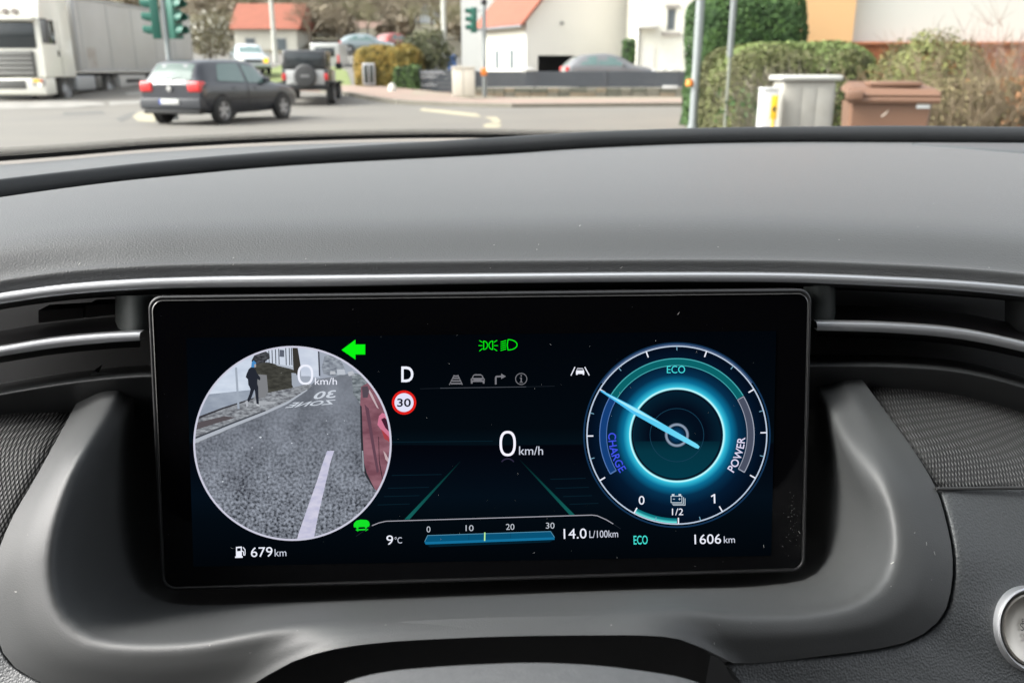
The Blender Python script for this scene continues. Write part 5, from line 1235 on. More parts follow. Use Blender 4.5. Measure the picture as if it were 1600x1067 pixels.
for i, (u0, u1, v0, v1) in enumerate(((1036, 1060, 134, 139), (1034, 1042, 109, 113), (1048, 1058, 109, 113), (815, 834, 110, 116))):
    a = at(u0, v1, FY-.05); b = at(u1, v0, FY-.05)
    if i == 0: tag(box('white_plank', (a.x, FY-.02, a.z), (b.x, FY+.05, b.z), mat('white_plastic', (1, 1, 1)), None, .01, org=(a.x, FY, a.z)), 'white strip lying low against the right end of the board fence', 'plank')
    else: tag(box('snow_pot', (a.x, FY+.02, zt+.032), (b.x, FY+.2, zt+.16), mat('white_plastic', (1, 1, 1)), None, .03, org=(a.x, FY, zt)), ['', 'small white pot on the board fence top, further from the tall hedge', 'small white pot on the board fence top, nearest the tall hedge', 'white pot on the board fence top before the gabled house side windows'][i], 'pot')
# fence left of the cabinet with white flowers along it
fl_ = empty('picket_fence', (-3.6, 38.2, .3), 'short dark grey board fence with white scribbled lettering left of the pale cabinet', 'fence')
xa, xb = at(656, 120, 38.2).x, at(706, 120, 38.2).x
for k in range(5):
    z = .36 + k*.175; box('board', (xa, 38.2, z), (xb, 38.23, z+.16), FB, fl_, .004, 1)
for x in (xa, (xa+xb)/2, xb): box('post', (x-.05, 38.24, .1), (x+.05, 38.32, 1.3), FP, fl_, .005, 1)
WSC = mat('white_spray_paint', (.7, .7, .7), .8)
rb = random.Random(9); SC = []
for row, z0 in enumerate((1.12, .95, .62)):
    pts = [Vector((xa+.05+(xb-xa)*(.72 if row == 0 else .5)*k/13, 38.193, z0 + .07*math.sin(k*2.4+row) + rb.uniform(-.02, .02))) for k in range(14)]
    SC.append(pts)
for pts in SC: tube('spray_scribble', pts, .016, WSC, fl_, 5)
# pale cabinet
a, b = at(706, 110, 36.4), at(741, 110, 36.4)
pc = empty('pale_cabinet', ((a.x+b.x)/2, 36.6, .12), 'pale beige utility cabinet at the end of the grey board fence', 'cabinet')
box('cabinet_body', (a.x, 36.4, .2), (b.x, 36.85, 1.30), mat('beige_cabinet', (.60, .56, .48), .7, var=.2, vscale=2), pc, .03)
box('lid', (a.x-.03, 36.36, 1.302), (b.x+.03, 36.9, 1.36), mat('beige_cabinet', (1, 1, 1)), pc, .02)
box('plinth', (a.x+.03, 36.43, .1), (b.x-.03, 36.82, .198), STN[0], pc)
box('door_gap', ((a.x+b.x)/2-.008, 36.394, .25), ((a.x+b.x)/2+.008, 36.399, 1.26), PLB, pc)
# ---- traffic signals
SG = mat('signal_green_housing', (.02, .12, .085), .5); LENS = mat('dark_lens', (.03, .03, .03), .2)
def signal_head(par, c, ang, dark=True):
    """three-lamp head facing ang (0 = towards -y)"""
    Mx = Matrix.Translation(c) @ Matrix.Rotation(ang, 4, 'Z')
    def bb(nm, lo, hi, m, p, bev=.015): return box(nm, lo, hi, m, p, bev, 2, M=Mx)
    hd = bb('signal_head', (-.15, -.1, -.48), (.15, .1, .48), SG, par)
    for z in (.31, 0, -.31):
        bm = bmesh.new()
        N = 12; R_ = .125; vs = []
        for k in range(N+1):
            t = math.radians(-25 + 230*k/N); vs.append([bm.verts.new((R_*math.cos(t)*s_, y, z+R_*math.sin(t)*s_)) for y, s_ in ((-.1, 1), (-.1, 1.08), (-.32 + (.12 if k in (0, N) else 0), 1.08), (-.32 + (.12 if k in (0, N) else 0), 1.0))])
        for p, q in zip(vs, vs[1:]):
            for i in range(4): bm.faces.new((p[i], p[(i+1) % 4], q[(i+1) % 4], q[i]))
        bmesh.ops.recalc_face_normals(bm, faces=bm.faces); bmesh.ops.transform(bm, matrix=Mx, verts=bm.verts); from_bm('visor', bm, SG, hd)
        bm = bmesh.new(); blathe(bm, [(.0001, -.115), (.07, -.112), (.11, -.10), (.11, -.095)], (0, 0, z), 'y', 20); bmesh.ops.transform(bm, matrix=Mx, verts=bm.verts); from_bm('lens', bm, LENS, hd, True)
    return hd
pS = at(264, 90, 23.); zS = at(264, 26, 23.).z
t_ = empty('traffic_light', (pS.x, pS.y, 0), 'grey pole with green double traffic signal heads in front of the truck trailer', 'traffic light')
tube('pole', [(pS.x, pS.y, 0), (pS.x, pS.y, 4.2)], .07, POL, t_, 14)
signal_head(t_, (pS.x-.24, pS.y+.03, zS-.05), math.radians(-72)); signal_head(t_, (pS.x+.24, pS.y+.03, zS-.05), math.radians(66))
pS = at(757, 110, 37.2); zS = at(757, 32, 37.2).z
t_ = empty('traffic_light', (pS.x, pS.y, .1), 'slim grey pole with one green traffic signal beside the tall white house', 'traffic light')
tube('pole', [(pS.x, pS.y, .1), (pS.x, pS.y, 4.4)], .085, POL, t_, 12)
signal_head(t_, (pS.x-.42, pS.y, zS), math.radians(-70))
box('push_button_box', (pS.x-.14, pS.y-.16, 1.0), (pS.x+.1, pS.y-.088, 1.3), mat('orange_plastic', (1, 1, 1)), t_, .02)
for z in (-.35, .35): tube('bracket', [(pS.x-.35, pS.y, zS+z), (pS.x, pS.y, zS+z)], .02, POL, t_, 6)
lathe('pole_cap', [(.0, 0), (.12, 0), (.13, .12), (.08, .2), (.0, .22)], (pS.x, pS.y, at(757, 8, 37.2).z), PLB, t_, 'z', 12)
# lamp poles in the distance
for (u, yy, r_, z1, lb) in ((428, 62, .16, 9, 'tall pale lamp pole in front of the red roofed house'), (694, 48, .14, 8, 'grey-green mast left of the tall white house')):
    p = at(u, 60, yy); z0 = terr(p.x, p.y)
    t_ = empty('lamp_pole', (p.x, p.y, z0), lb, 'pole'); tube('shaft', [(p.x, p.y, z0), (p.x, p.y, z1)], [r_, r_*.8], mat('pale_pole', (.42, .42, .38), .6), t_, 10)
    tube('arm', [(p.x, p.y, z1), (p.x+.6, p.y-.4, z1+.3), (p.x+1.4, p.y-1, z1+.35)], .05, POL, t_, 8)
# ================================================================== vehicles
TY = mat('tyre_rubber', (.02, .02, .02), .8); RIM = mat('alloy_rim', (.45, .45, .46), .4, metal=.6); ARC = mat('arch_liner', (.008, .008, .008), .9)
CGL = mat('car_glass', (.10, .16, .15), .06, spec=.8); CGD = mat('dark_car_glass', (.03, .035, .038), .08, spec=.6)
REDL = mat('red_tail_lens', (.55, .03, .03), .25, spec=.6); PLT = mat('number_plate', (.5, .5, .48), .5); BLU = mat('plate_blue', (.02, .06, .35), .5); CHR = mat('chrome', (.75, .75, .75), .15, metal=1.)
def wheel(par, x, y, R, w_, spokes=5, side=1, TY=TY):
    r0 = lathe('wheel', [(R*.62, -w_/2), (R*.93, -w_/2), (R, -w_*.32), (R, w_*.32), (R*.93, w_/2), (R*.62, w_/2)], (x, y, R), TY, par, 'x', 28, cap=False)
    lathe('rim', [(.001, side*w_*.30), (R*.2, side*w_*.34), (R*.28, side*w_*.22), (R*.55, side*w_*.22), (R*.62, side*w_*.52), (R*.64, side*w_*.52), (R*.66, side*w_*.3)], (x, y, R), mat('dark_rim', (.26, .26, .26), .5, metal=.3), r0, 'x', 28, cap=False)
    for k in range(spokes):
        a = 2*PI*k/spokes
        Mx = Matrix.Translation((x+side*w_*.36, y, R)) @ Matrix.Rotation(a, 4, 'X')
        box('spoke', (-.012, -.035*R/.3, R*.1), (.012, .035*R/.3, R*.62), RIM, r0, .004, 1, M=Mx)
    return r0
def car(name, label, paint, L, W, sec, wheels, R, group=None, glass=CGL, side_win=(), rglass=None, front=None, rear=None, lamps=(), cat='car', crown=.03):
    """sec = stations (y, z_bottom, z_belt, z_roof, half_width, roof_half_width); local frame: rear at y=0, front at y=L"""
    r_ = empty(name, (0, 0, 0), label, cat, group)
    rows = []
    for (y, zb, zt_, zr_, wb_, wr_) in sec:
        zm = zb + (zt_-zb)*.55
        half = [(wb_*.80, zb), (wb_*.96, zb+.06), (wb_, zm), (wb_*.985, zt_-.05), (wb_*.955, zt_), ((wb_*.955+wr_*1.02)/2, (zt_+zr_)/2), (wr_*1.02, zr_-.05), (wr_*.92, zr_), (wr_*.5, zr_+crown)]
        rows.append([Vector((-x, y, z)) for x, z in half] + [Vector((x, y, z)) for x, z in half[::-1]])
    o = grid_mesh('body', rows, paint, r_, True, sub=3, closed=True)
    V = list(rows[0]); mesh('rear_panel', V, [tuple(range(len(V)))], paint, r_); V = list(rows[-1]); mesh('front_panel', V, [tuple(range(len(V)))[::-1]], paint, r_)
    def itp(y):
        for a, b in zip(sec, sec[1:]):
            if a[0] <= y <= b[0]:
                t = (y-a[0])/(b[0]-a[0]); return [p+(q-p)*t for p, q in zip(a, b)]
        return list(sec[-1])
    def side_pt(y, t, s):
        s_ = itp(y); z0, z1 = s_[2]+.02, s_[3]-.05; x0, x1 = s_[4]*.955, s_[5]*1.02
        return Vector((s*(x0+(x1-x0)*t+.012), y, z0+(z1-z0)*t))
    for s in (-1, 1):
        for quad in side_win:      # (y0,t0),(y1,t1),(y2,t2),(y3,t3)
            P = []
            for i in range(7):
                a = [quad[0][k]+(quad[1][k]-quad[0][k])*i/6 for k in (0, 1)]; b = [quad[3][k]+(quad[2][k]-quad[3][k])*i/6 for k in (0, 1)]
                P.append([side_pt(a[0]+(b[0]-a[0])*j/5, a[1]+(b[1]-a[1])*j/5, s) for j in range(6)])
            grid_mesh('side_window', P, glass, r_)
    for nm, (ya, yb) in (('rear_window', rear or (0, 0)), ('windscreen', front or (0, 0))):
        if ya == yb: continue
        P = []
        for i in range(7):
            y = ya + (yb-ya)*i/6; s_ = itp(y); n_ = []
            for j in range(-4, 5):
                k = j/4; n_.append(Vector((k*s_[5]*.86, y + (-.014 if nm[0] == 'r' else .014), s_[3] + crown*(1-abs(k)*.8) + .012)))
            P.append(n_)
        grid_mesh(nm, P, (rglass or glass) if nm[0] == 'r' else glass, r_)
    for y in wheels:
        for s in (-1, 1):
            bm = bmesh.new(); blathe(bm, [(.001, -.01), (R*1.17, -.01), (R*1.17, .01), (.001, .01)], (s*(W/2-.01), y, R*1.03), 'x', 28); from_bm('wheel_arch', bm, ARC, r_)
            wheel(r_, s*(W/2-.06), y, R, .20, 5, s)
    return r_
def place(o, x, y, ang, z=None):
    o.location = (x, y, terr(x, y) if z is None else z); o.rotation_euler = (0, 0, ang)
# --- dark hatchback
PD = mat('anthracite_paint', (.016, .018, .025), .3, coat=.5, spec=.5)
sec = [(0.0, .42, .80, .88, .80, .66), (.05, .36, .88, .98, .84, .66), (.16, .30, .92, 1.16, .865, .63), (.34, .26, .93, 1.36, .868, .60), (.55, .24, .93, 1.415, .868, .60), (1.2, .22, .92, 1.44, .868, .61), (1.9, .22, .90, 1.44, .868, .61), (2.35, .22, .88, 1.40, .868, .60), (2.75, .23, .87, 1.18, .866, .62), (3.05, .24, .87, .98, .862, .64), (3.3, .26, .86, .93, .855, .66), (3.8, .30, .78, .85, .83, .66), (4.05, .34, .66, .76, .78, .60), (4.15, .42, .58, .66, .66, .5)]
g = car('dark_hatchback', 'dark anthracite hatchback seen from behind, crossing the junction in front of the jeep', PD, 4.15, 1.735, sec, (.72, 3.235), .315,
        side_win=[((.66, .08), (1.72, .03), (1.72, .97), (.92, .95)), ((1.82, .03), (2.78, .06), (2.40, .80), (1.82, .95))], rear=(.055, .31), front=(2.48, 3.0), rglass=mat('tinted_rear_glass', (.055, .085, .075), .22, spec=.12))
for s in (-1, 1):
    mirr = box('tail_light', (s*.66-.17 if s > 0 else s*.83, -.035, .74), (s*.83 if s > 0 else s*.66+.17, .22, .97), REDL, g, .04, 3)
    box('door_mirror', (s*.88-.09, 2.5, .93), (s*.88+.09, 2.62, 1.06), PD, g, .03, 2)
box('rear_bumper', (-.84, -.07, .36), (.84, .3, .60), mat('anthracite_bumper', (.02, .022, .027), .5), g, .03, 3)
box('lower_bumper_trim', (-.78, -.045, .25), (.78, .2, .355), PLB, g, .03)
pl = box('number_plate', (-.27, -.088, .47), (.27, -.072, .585), PLT, g, .003); box('plate_band', (-.268, -.0905, .472), (-.225, -.0885, .583), BLU, pl)
ld = lathe('badge', [(.052, 0), (.066, 0), (.066, -.02), (.052, -.02)], (0, -.03, .82), CHR, g, 'y', 24)
for a, b in (((-.04, .035), (-.012, -.01)), ((-.012, -.01), (0, .02)), ((0, .02), (.012, -.01)), ((.012, -.01), (.04, .035)), ((-.045, .0), (-.02, -.045)), ((-.02, -.045), (0, -.012)), ((0, -.012), (.02, -.045)), ((.02, -.045), (.045, 0))):
    tube('badge_letter', [(a[0], -.045, .82+a[1]), (b[0], -.045, .82+b[1])], .006, CHR, ld, 5)
lathe('badge_disc', [(.001, 0), (.058, 0), (.058, -.008), (.001, -.008)], (0, -.028, .82), mat('badge_silver', (.6, .62, .64), .3, metal=.7), ld, 'y', 24)
tube('rear_wiper', [(0, .0, .965), (.1, .04, 1.03), (.3, .06, 1.05)], .008, PLB, g, 6)
for s in (-1, 1):
    for y in (1.78,): box('door_gap', (s*.872-.002, y-.006, .34), (s*.872+.002, y+.006, .9), PLB, g)
    box('side_moulding', (s*.866-.012, 1.05, .55), (s*.866+.012, 2.85, .60), PLB, g, .005)
    for y in (1.15, 2.0): box('door_handle', (s*.862-.015, y, .80), (s*.862+.015, y+.18, .825), PD, g, .005)
d_ = Vector((.95, 2.32)).normalized(); s_ = Vector((d_.y, -d_.x)); rw = Vector((-6.50, 19.05)) - s_*.81
place(g, -7.85, 20.65, -.3235)
# --- jeep
PB = mat('black_jeep_paint', (.02, .021, .023), .3, coat=.6)
j = empty('jeep', (0, 0, 0), 'boxy black off-roader with round spare wheel on its white rear door', 'off-roader')
PWH = mat('white_paint', (.42, .42, .41), .35, coat=.5)
box('body', (-.79, 0, .62), (.79, 2.9, 1.22), PB, j, .04); box('bonnet', (-.68, 2.9, .65), (.68, 4.0, 1.18), PB, j, .06)
box('hardtop', (-.74, .03, 1.222), (.74, 2.2, 1.86), PB, j, .09, 3)
box('rear_window', (-.60, -.006, 1.29), (.60, .06, 1.74), CGD, j, .03)
box('rear_door', (-.66, -.03, .70), (.66, .02, 1.20), PWH, j, .02)
for s in (-1, 1):
    box('side_window', (s*.75-.01, .3, 1.28), (s*.75+.01, 1.9, 1.72), CGD, j, .004)
    box('wheel_flare', (s*.88-.12, .15, .72), (s*.88+.12, 1.15, .80), PLB, j, .03); box('wheel_flare', (s*.88-.12, 2.75, .72), (s*.88+.12, 3.8, .80), PLB, j, .03)
    box('tail_light', (s*.72-.07, -.05, .86), (s*.72+.07, 0.0, 1.08), REDL, j, .015); box('door_mirror', (s*.98-.12, 2.2, 1.22), (s*.98+.12, 2.3, 1.45), PLB, j, .03)
    for y in (.6, 3.2): wheel(j, s*.80, y, .40, .26, 5, s)
box('rear_bumper', (-.80, -.14, .52), (.80, .02, .68), PLB, j, .03)
sp = lathe('spare_wheel', [(.001, -.26), (.24, -.26), (.34, -.24), (.39, -.18), (.39, -.06), (.3, -.03)], (.02, .0, 1.0), mat('wheel_cover', (.045, .045, .045), .6), j, 'y', 32)
box('cover_print', (-.13, -.272, .96), (.17, -.2605, 1.04), mat('grey_print', (.2, .2, .2)), sp)
pl = box('number_plate', (-.64, -.05, .72), (-.40, -.031, .84), PLT, j, .003)
jp = ground_pt(480, 166); place(j, jp.x, jp.y, math.radians(6))
# --- truck
TW_ = mat('cream_truck_paint', (.74, .72, .64), .35, coat=.4, var=.15, vscale=1); TG = mat('truck_grille_grey', (.10, .098, .09), .5); TRL = mat('dirty_white_tarpaulin', (.50, .49, .47), .6, var=.5, vscale=.6, col2=(.40, .385, .36))
SLV = mat('galvanised_steel', (.35, .36, .37), .5, metal=.4)
tk = empty('articulated_truck', (-18.5, 33.6, 0), 'cream articulated lorry with long grey-white box trailer waiting at the left', 'truck')
XR, XL = -17.25, -19.75; Y0 = 33.6
def tb(nm, lo, hi, m, par=tk, bev=.03, seg=2): return box(nm, lo, hi, m, par, bev, seg)
# cab: lofted front profile
prof = [(Y0+.30, 3.96), (Y0+.10, 3.55), (Y0+.02, 3.18), (Y0-.02, 2.02), (Y0-.04, 1.0), (Y0-.02, .95)]
cab = poly_prism('cab', [(XL, y, z) for y, z in prof] + [(XL, Y0+2.25, .95), (XL, Y0+2.25, 3.98)], (XR-XL, 0, 0), TW_, tk)
cab.modifiers.new('bevel', 'BEVEL').width = .16; cab.modifiers['bevel'].segments = 4
cab.data.shade_smooth()
tb('windscreen', (XL+.22, Y0-.045, 1.98), (XR-.24, Y0+.01, 2.90), CGD, tk, .03)
tb('sun_visor', (XL+.15, Y0-.26, 2.94), (XR-.15, Y0+.02, 3.08), TW_, tk, .04)
for x in (-19.15, -18.8, -18.45, -18.1): lathe('roof_lamp', [(.001, -.08), (.10, -.08), (.12, 0), (.10, .05), (.001, .08)], (x, Y0-.0, 3.26), mat('lamp_glass_grey', (.25, .22, .2), .2), tk, 'y', 16)
gr = tb('grille', (XL+.30, Y0-.09, .98), (XR-.36, Y0-.03, 1.90), TG, tk, .03)
for k in range(5): tb('grille_slat', (XL+.34, Y0-.14, 1.06+k*.17), (XR-.44, Y0-.092, 1.06+k*.17+.11), mat('slat_grey', (.22, .215, .20), .5), gr, .01)
tb('bumper', (XL+.02, Y0-.20, .32), (XR-.02, Y0+.45, .93), TW_, tk, .09, 3)
tb('bumper_grille', (XL+.55, Y0-.215, .55), (XR-.75, Y0-.195, .86), TG, tk, .01)
tb('front_apron', (XL+.5, Y0-.16, .2), (XR-.6, Y0+.2, .318), PLB, tk, .02)
LAMPY = emat('indicator_light', 255, 205, 90, 1.6); LAMPW = emat('headlight_glow', 255, 250, 235, 2.0)
for s, x in ((1, XR-.30), (-1, XL+.30)):
    hl = tb('headlight', (x-.24, Y0-.235, .66), (x+.26*1, Y0-.12, .92), mat('lamp_housing', (.4, .38, .35), .2), tk, .03)
    tb('indicator', (x-.17, Y0-.255, .79), (x+.08, Y0-.236, .90), LAMPY, hl, .01); tb('marker_lens', (x+.09, Y0-.250, .79), (x+.2, Y0-.237, .89), mat('orange_lens', (.5, .12, .04), .3), hl, .01)
    lathe('lamp', [(.001, -.02), (.075, -.02), (.085, 0)], (x+.06, Y0-.238, .70), LAMPW, hl, 'y', 16)
tb('side_window', (XR-.012, Y0+.22, 2.15), (XR+.012, Y0+.95, 3.0), CGD, tk, .01); tb('side_window', (XL-.012, Y0+.22, 2.15), (XL+.012, Y0+.95, 3.0), CGD, tk, .01)
tb('door_mirror', (XR+.02, Y0-.12, 2.15), (XR+.28, Y0+.02, 2.95), mat('mirror_dark', (.06, .06, .06), .4), tk, .05); tb('door_mirror', (XL-.30, Y0-.12, 2.15), (XL-.05, Y0+.02, 2.95), MATS['mirror_dark'], tk, .05)
tb('mirror_arm', (XR-.04, Y0-.02, 2.95), (XR+.22, Y0+.05, 3.02), PLB, tk, .01)
tb('door_handle', (XR+.001, Y0+.98, 1.72), (XR+.03, Y0+1.08, 1.92), PLB, tk, .008)
tb('door_seam', (XR+.001, Y0+1.2, 1.0), (XR+.006, Y0+1.215, 3.0), PLB, tk, 0)
tb('step_panel', (XR-.3, Y0+.1, .35), (XR-.01, Y0+.55, .95), TW_, tk, .04)
bm = bmesh.new(); blathe(bm, [(.001, -.01), (.60, -.01), (.60, .01), (.001, .01)], (XR-.36, Y0+1.35, .56), 'x', 28); from_bm('wheel_arch', bm, ARC, tk)
for y in (Y0+1.35, Y0+5.2, Y0+10.2, Y0+11.5, Y0+12.8):
    for s, x in ((1, XR-.18), (-1, XL+.18)):
        w0 = wheel(tk, x, y, .50, .30, 0, s, mat('dusty_tyre', (.05, .047, .042), .9)); lathe('hub', [(.001, s*.02), (.14, s*.02), (.2, -s*.04), (.3, -s*.05)], (x+s*.10, y, .5), SLV, w0, 'x', 20)
tb('mudguard', (XR-.32, Y0+4.6, 1.04), (XR-.02, Y0+5.8, 1.10), PLB, tk, .02)
tb('fuel_tank', (XR-.62, Y0+2.3, .42), (XR-.03, Y0+3.9, 1.02), SLV, tk, .1, 3); tb('side_box', (XR-.5, Y0+4.0, .5), (XR-.05, Y0+4.5, 1.0), TG, tk, .03)
tb('chassis', (XL+.7, Y0+2.2, .75), (XR-.7, Y0+13.6, 1.12), PLB, tk, .01)
TY0, TY1 = Y0+2.55, Y0+15.6
tr_ = tb('trailer_box', (XL-.0, TY0, 1.16), (XR, TY1, 4.02), TRL, tk, .03)
for k in range(6):
    y = TY0 + .55 + k*(TY1-TY0-.6)/5.0
    if y < TY1: tb('trailer_rib', (XR+.001, y-.03, 1.2), (XR+.02, y+.03, 3.95), mat('rib_grey', (.40, .40, .39), .6), tr_, .004)
tb('trailer_rib', (XR+.001, TY0+.02, 1.18), (XR+.03, TY0+.16, 4.0), SLV, tr_, .006); tb('bottom_rail', (XR+.001, TY0+.17, 1.16), (XR+.03, TY1-.02, 1.26), SLV, tr_, .005); tb('top_rail', (XR+.001, TY0+.17, 3.92), (XR+.03, TY1-.02, 4.02), SLV, tr_, .005)
tb('rust_patch', (XR+.001, TY0+.8, 1.28), (XR+.004, TY0+1.6, 2.1), mat('road_dirt', (.30, .26, .21), .9, var=.6, vscale=3, col2=(.46, .44, .42)), tr_, 0)
pb = tb('pallet_box', (XR-.35, Y0+6.2, .48), (XR-.02, Y0+9.0, 1.02), mat('pallet_box_grey', (.42, .41, .39), .6), tk, .03)
tb('box_label', (XR-.019, Y0+6.8, .68), (XR-.012, Y0+8.3, .84), PLB, pb, 0)
tb('side_guard', (XR-.06, Y0+6.1, .42), (XR-.03, Y0+9.6, .47), SLV, tk, .005)
# --- white car with its indicator on
sec2 = [(0.0, .45, .80, .88, .70, .6), (.1, .32, .92, 1.0, .82, .62), (.5, .26, .95, 1.30, .86, .60), (1.2, .22, .95, 1.45, .87, .60), (2.2, .22, .93, 1.46, .87, .60), (2.7, .22, .91, 1.30, .87, .60), (3.2, .24, .90, 1.02, .86, .64), (3.7, .28, .84, .92, .85, .66), (4.1, .34, .74, .82, .80, .6), (4.25, .42, .6, .68, .70, .5)]
def simple_car(name, label, paint, glass=CGL, lamps=True, cat='car', group=None):
    c = car(name, label, paint, 4.25, 1.74, sec2, (.75, 3.35), .32, group, glass, side_win=[((.62, .08), (1.45, .04), (1.45, .94), (.95, .9)), ((1.52, .04), (2.85, .06), (2.45, .8), (1.52, .94))], rear=(.12, .9), front=(2.50, 3.15))
    box('front_bumper', (-.82, 4.0, .34), (.82, 4.3, .58), paint, c, .06, 3); box('grille', (-.4, 4.27, .58), (.4, 4.31, .70), PLB, c, .01)
    for s in (-1, 1):
        box('headlight', (s*.62-.18, 4.12, .62), (s*.62+.18, 4.28, .78), mat('clear_lens', (.6, .6, .6), .1), c, .03, 2)
        box('tail_light', (s*.68-.13, -.03, .72), (s*.68+.13, .14, .92), REDL, c, .03, 2); box('door_mirror', (s*.9-.08, 2.6, .95), (s*.9+.08, 2.72, 1.08), paint, c, .03, 2)
    box('rear_bumper', (-.80, -.06, .36), (.80, .25, .62), paint, c, .06, 3)
    return c
PW2 = mat('white_car_paint', (.42, .45, .47), .3, coat=.8)
wc = simple_car('white_estate_car', 'white car with glowing orange indicator coming down behind the dark hatchback', PW2)
lathe('indicator_glow', [(.001, .03), (.13, .02), (.13, 0)], (-.60, 4.28, .66), emat('amber_glow', 255, 190, 50, 2.2), wc, 'y', 16)
lathe('headlight_glow', [(.001, .03), (.12, .02), (.12, 0)], (.62, 4.28, .70), LAMPW, wc, 'y', 16)
def put(c, u, Y, ang, dz=0.): p = at(u, 100, Y); place(c, p.x, Y, ang, terr(p.x, Y)+dz)
put(wc, 383, 49.5, math.radians(202))
gc = simple_car('silver_grey_estate', 'silver-grey car parked behind the grey board fence by the open garage', mat('silver_grey_paint', (.17, .17, .175), .3, coat=.8, metal=.3))
gp_ = at(879, 100, 42.8); place(gc, gp_.x+.05, 42.8, math.radians(-82), .46)
bc_ = simple_car('pale_blue_car', 'pale blue parked car on the rise behind the ochre hedge', mat('pale_blue_paint', (.20, .24, .255), .3, coat=.6)); p_ = at(570, 84, 74); place(bc_, p_.x-2.0, 74, math.radians(-78), p_.z)
rc_ = simple_car('red_car', 'small red car parked right of the pale blue car behind the ochre hedge', mat('red_paint', (.32, .07, .06), .3, coat=.6)); p_ = at(598, 78, 79); place(rc_, p_.x-.2, 79, math.radians(-30), p_.z-.1)
vn = empty('white_van', (0, 0, 0), 'white van partly hidden behind the jeep roof', 'van')
box('body', (-.9, 0, .4), (.9, 3.6, 2.0), PWH, vn, .1, 3); box('bonnet', (-.85, 3.6, .4), (.85, 4.6, 1.2), PWH, vn, .1, 3); box('rear_window', (-.6, -.01, 1.2), (.6, .02, 1.75), CGD, vn, .01)
for s in (-1, 1):
    box('tail_light', (s*.8-.06, -.02, .8), (s*.8+.06, .01, 1.3), REDL, vn, .01)
    for y in (.8, 3.6): wheel(vn, s*.80, y, .34, .22, 5, s)
p_ = at(510, 121, 56); place(vn, p_.x, 56, math.radians(2), p_.z)
# ================================================================== orange hedge, shrubs, distant houses and woods
OR1 = leafmat('hedge_leaf_ochre', (.15, .12, .03), (.34, .22, .045), 1.2, (.23, .18, .04)); ORC = mat('ochre_core', (.08, .065, .02), .95)
x0, x1 = at(551, 100, 39).x, at(652, 100, 39).x; z0 = terr(-5.5, 39); zt = at(600, 74, 39).z
hd = hedge('ochre_hedge', (x0, 39, z0), (x1, 41.5, zt), 9000, .07, OR1, ORC, 'rounded ochre hedge with dark hollow beside the sidewalk left of the fence', .5, 21, .08)
x = at(575, 110, 38.8).x
bx2 = empty('notice_case', (x, 38.8, z0-.1), 'grey-framed glass case set before the ochre hedge', 'case')
a, b = at(566, 100, 38.8), at(585, 100, 38.8); zz0, zz1 = at(575, 133, 38.8).z, at(575, 99, 38.8).z
box('case_frame', (a.x, 38.75, zz0), (b.x, 38.9, zz1), mat('pale_frame', (.45, .45, .46), .5), bx2, .01)
for q in (0, 1):
    xa_ = a.x+.05+q*(b.x-a.x-.05)/2; box('case_pane', (xa_, 38.735, zz0+.06), (xa_+(b.x-a.x)/2-.07, 38.749, zz1-.07), mat('dark_pane', (.05, .055, .05), .2), bx2, .002)
hedge('small_dark_shrub', (at(612, 1, 38.3).x, 38.0, z0-.2), (at(652, 1, 38.3).x, 38.8, at(630, 104, 38.3).z), 1500, .07, leafmat('shrub_leaf_dark', (.02, .035, .012), (.09, .16, .04), 2.4), DKG, 'dark green shrub in front of the ochre hedge beside the short fence', .2, 22, .08, 'shrub')
p = at(613, 148, 36.8); ws_ = empty('white_marker_stone', (p.x, 36.8, p.z-.05), 'small white stone bollard before the dark green shrub', 'bollard')
lathe('stone', [(.16, -.1), (.17, .1), (.15, .35), (.08, .45), (.001, .47)], (p.x, 36.8, p.z-.02), mat('white_stone', (.6, .58, .52), .8), ws_, 'z', 14)
ts = empty('garden_tree', (-4.2, 42, .6), 'bushy dark green tree behind the short grey fence', 'tree')
leaf_cloud('crown', ball_pts((-4.0, 42, 1.9), 1.25, 2600, 23, .85, .3), leafmat('tree_leaf_grey', (.035, .045, .02), (.13, .13, .06), 1.5), ts, .10, seed=23)
lathe('trunk', [(.12, 0), (.09, 1.0), (.03, 1.9)], (-4.0, 42, .5), MATS['bark'], ts, 'z', 8)
def cottage(name, label, u, Y, w_, base, eave, ridge, depth, wallm, roofm, gable_front=False, ang=0.):
    p = at(u, 60, Y); r_ = empty(name, (0, 0, 0), label, 'house')
    box('wall', (-w_/2, 0, base), (w_/2, depth, eave), wallm, r_)
    if gable_front:
        poly_prism('gable', [(-w_/2, .01, eave), (w_/2, .01, eave), (0, .01, ridge)], (0, depth-.02, 0), wallm, r_)
        for s in (-1, 1): poly_prism('roof', [(0, -.4, ridge+.05), (s*(w_/2+.4), -.4, eave-.3), (s*(w_/2+.4), -.4, eave-.1), (0, -.4, ridge+.3)], (0, depth+.8, 0), roofm, r_)
    else:
        poly_prism('roof', [(-w_/2-.4, -.5, eave-.1), (-w_/2-.4, depth+.5, eave-.1), (-w_/2-.4, depth/2, ridge)], (w_+.8, 0, 0), roofm, r_)
    n_ = max(2, int(w_/2.6))
    for k in range(n_):
        x = -w_/2 + w_*(k+.5)/n_; f_ = box('window', (x-.45, -.03, eave-2.0), (x+.45, -.002, eave-.8), WF, r_); box('pane', (x-.37, -.045, eave-1.92), (x+.37, -.031, eave-.88), GLS, f_)
    r_.location = (p.x, Y, 0); r_.rotation_euler = (0, 0, ang); return r_
z = lambda v, Y: at(0, v, Y).z
cottage('red_roofed_house', 'white house with broad red roof at the foot of the hill', 415, 78, 5.3, 1.5, z(44, 78), z(2, 78), 6, mat('old_white_render', (.62, .60, .52), .9, var=.4, vscale=.8), RED)
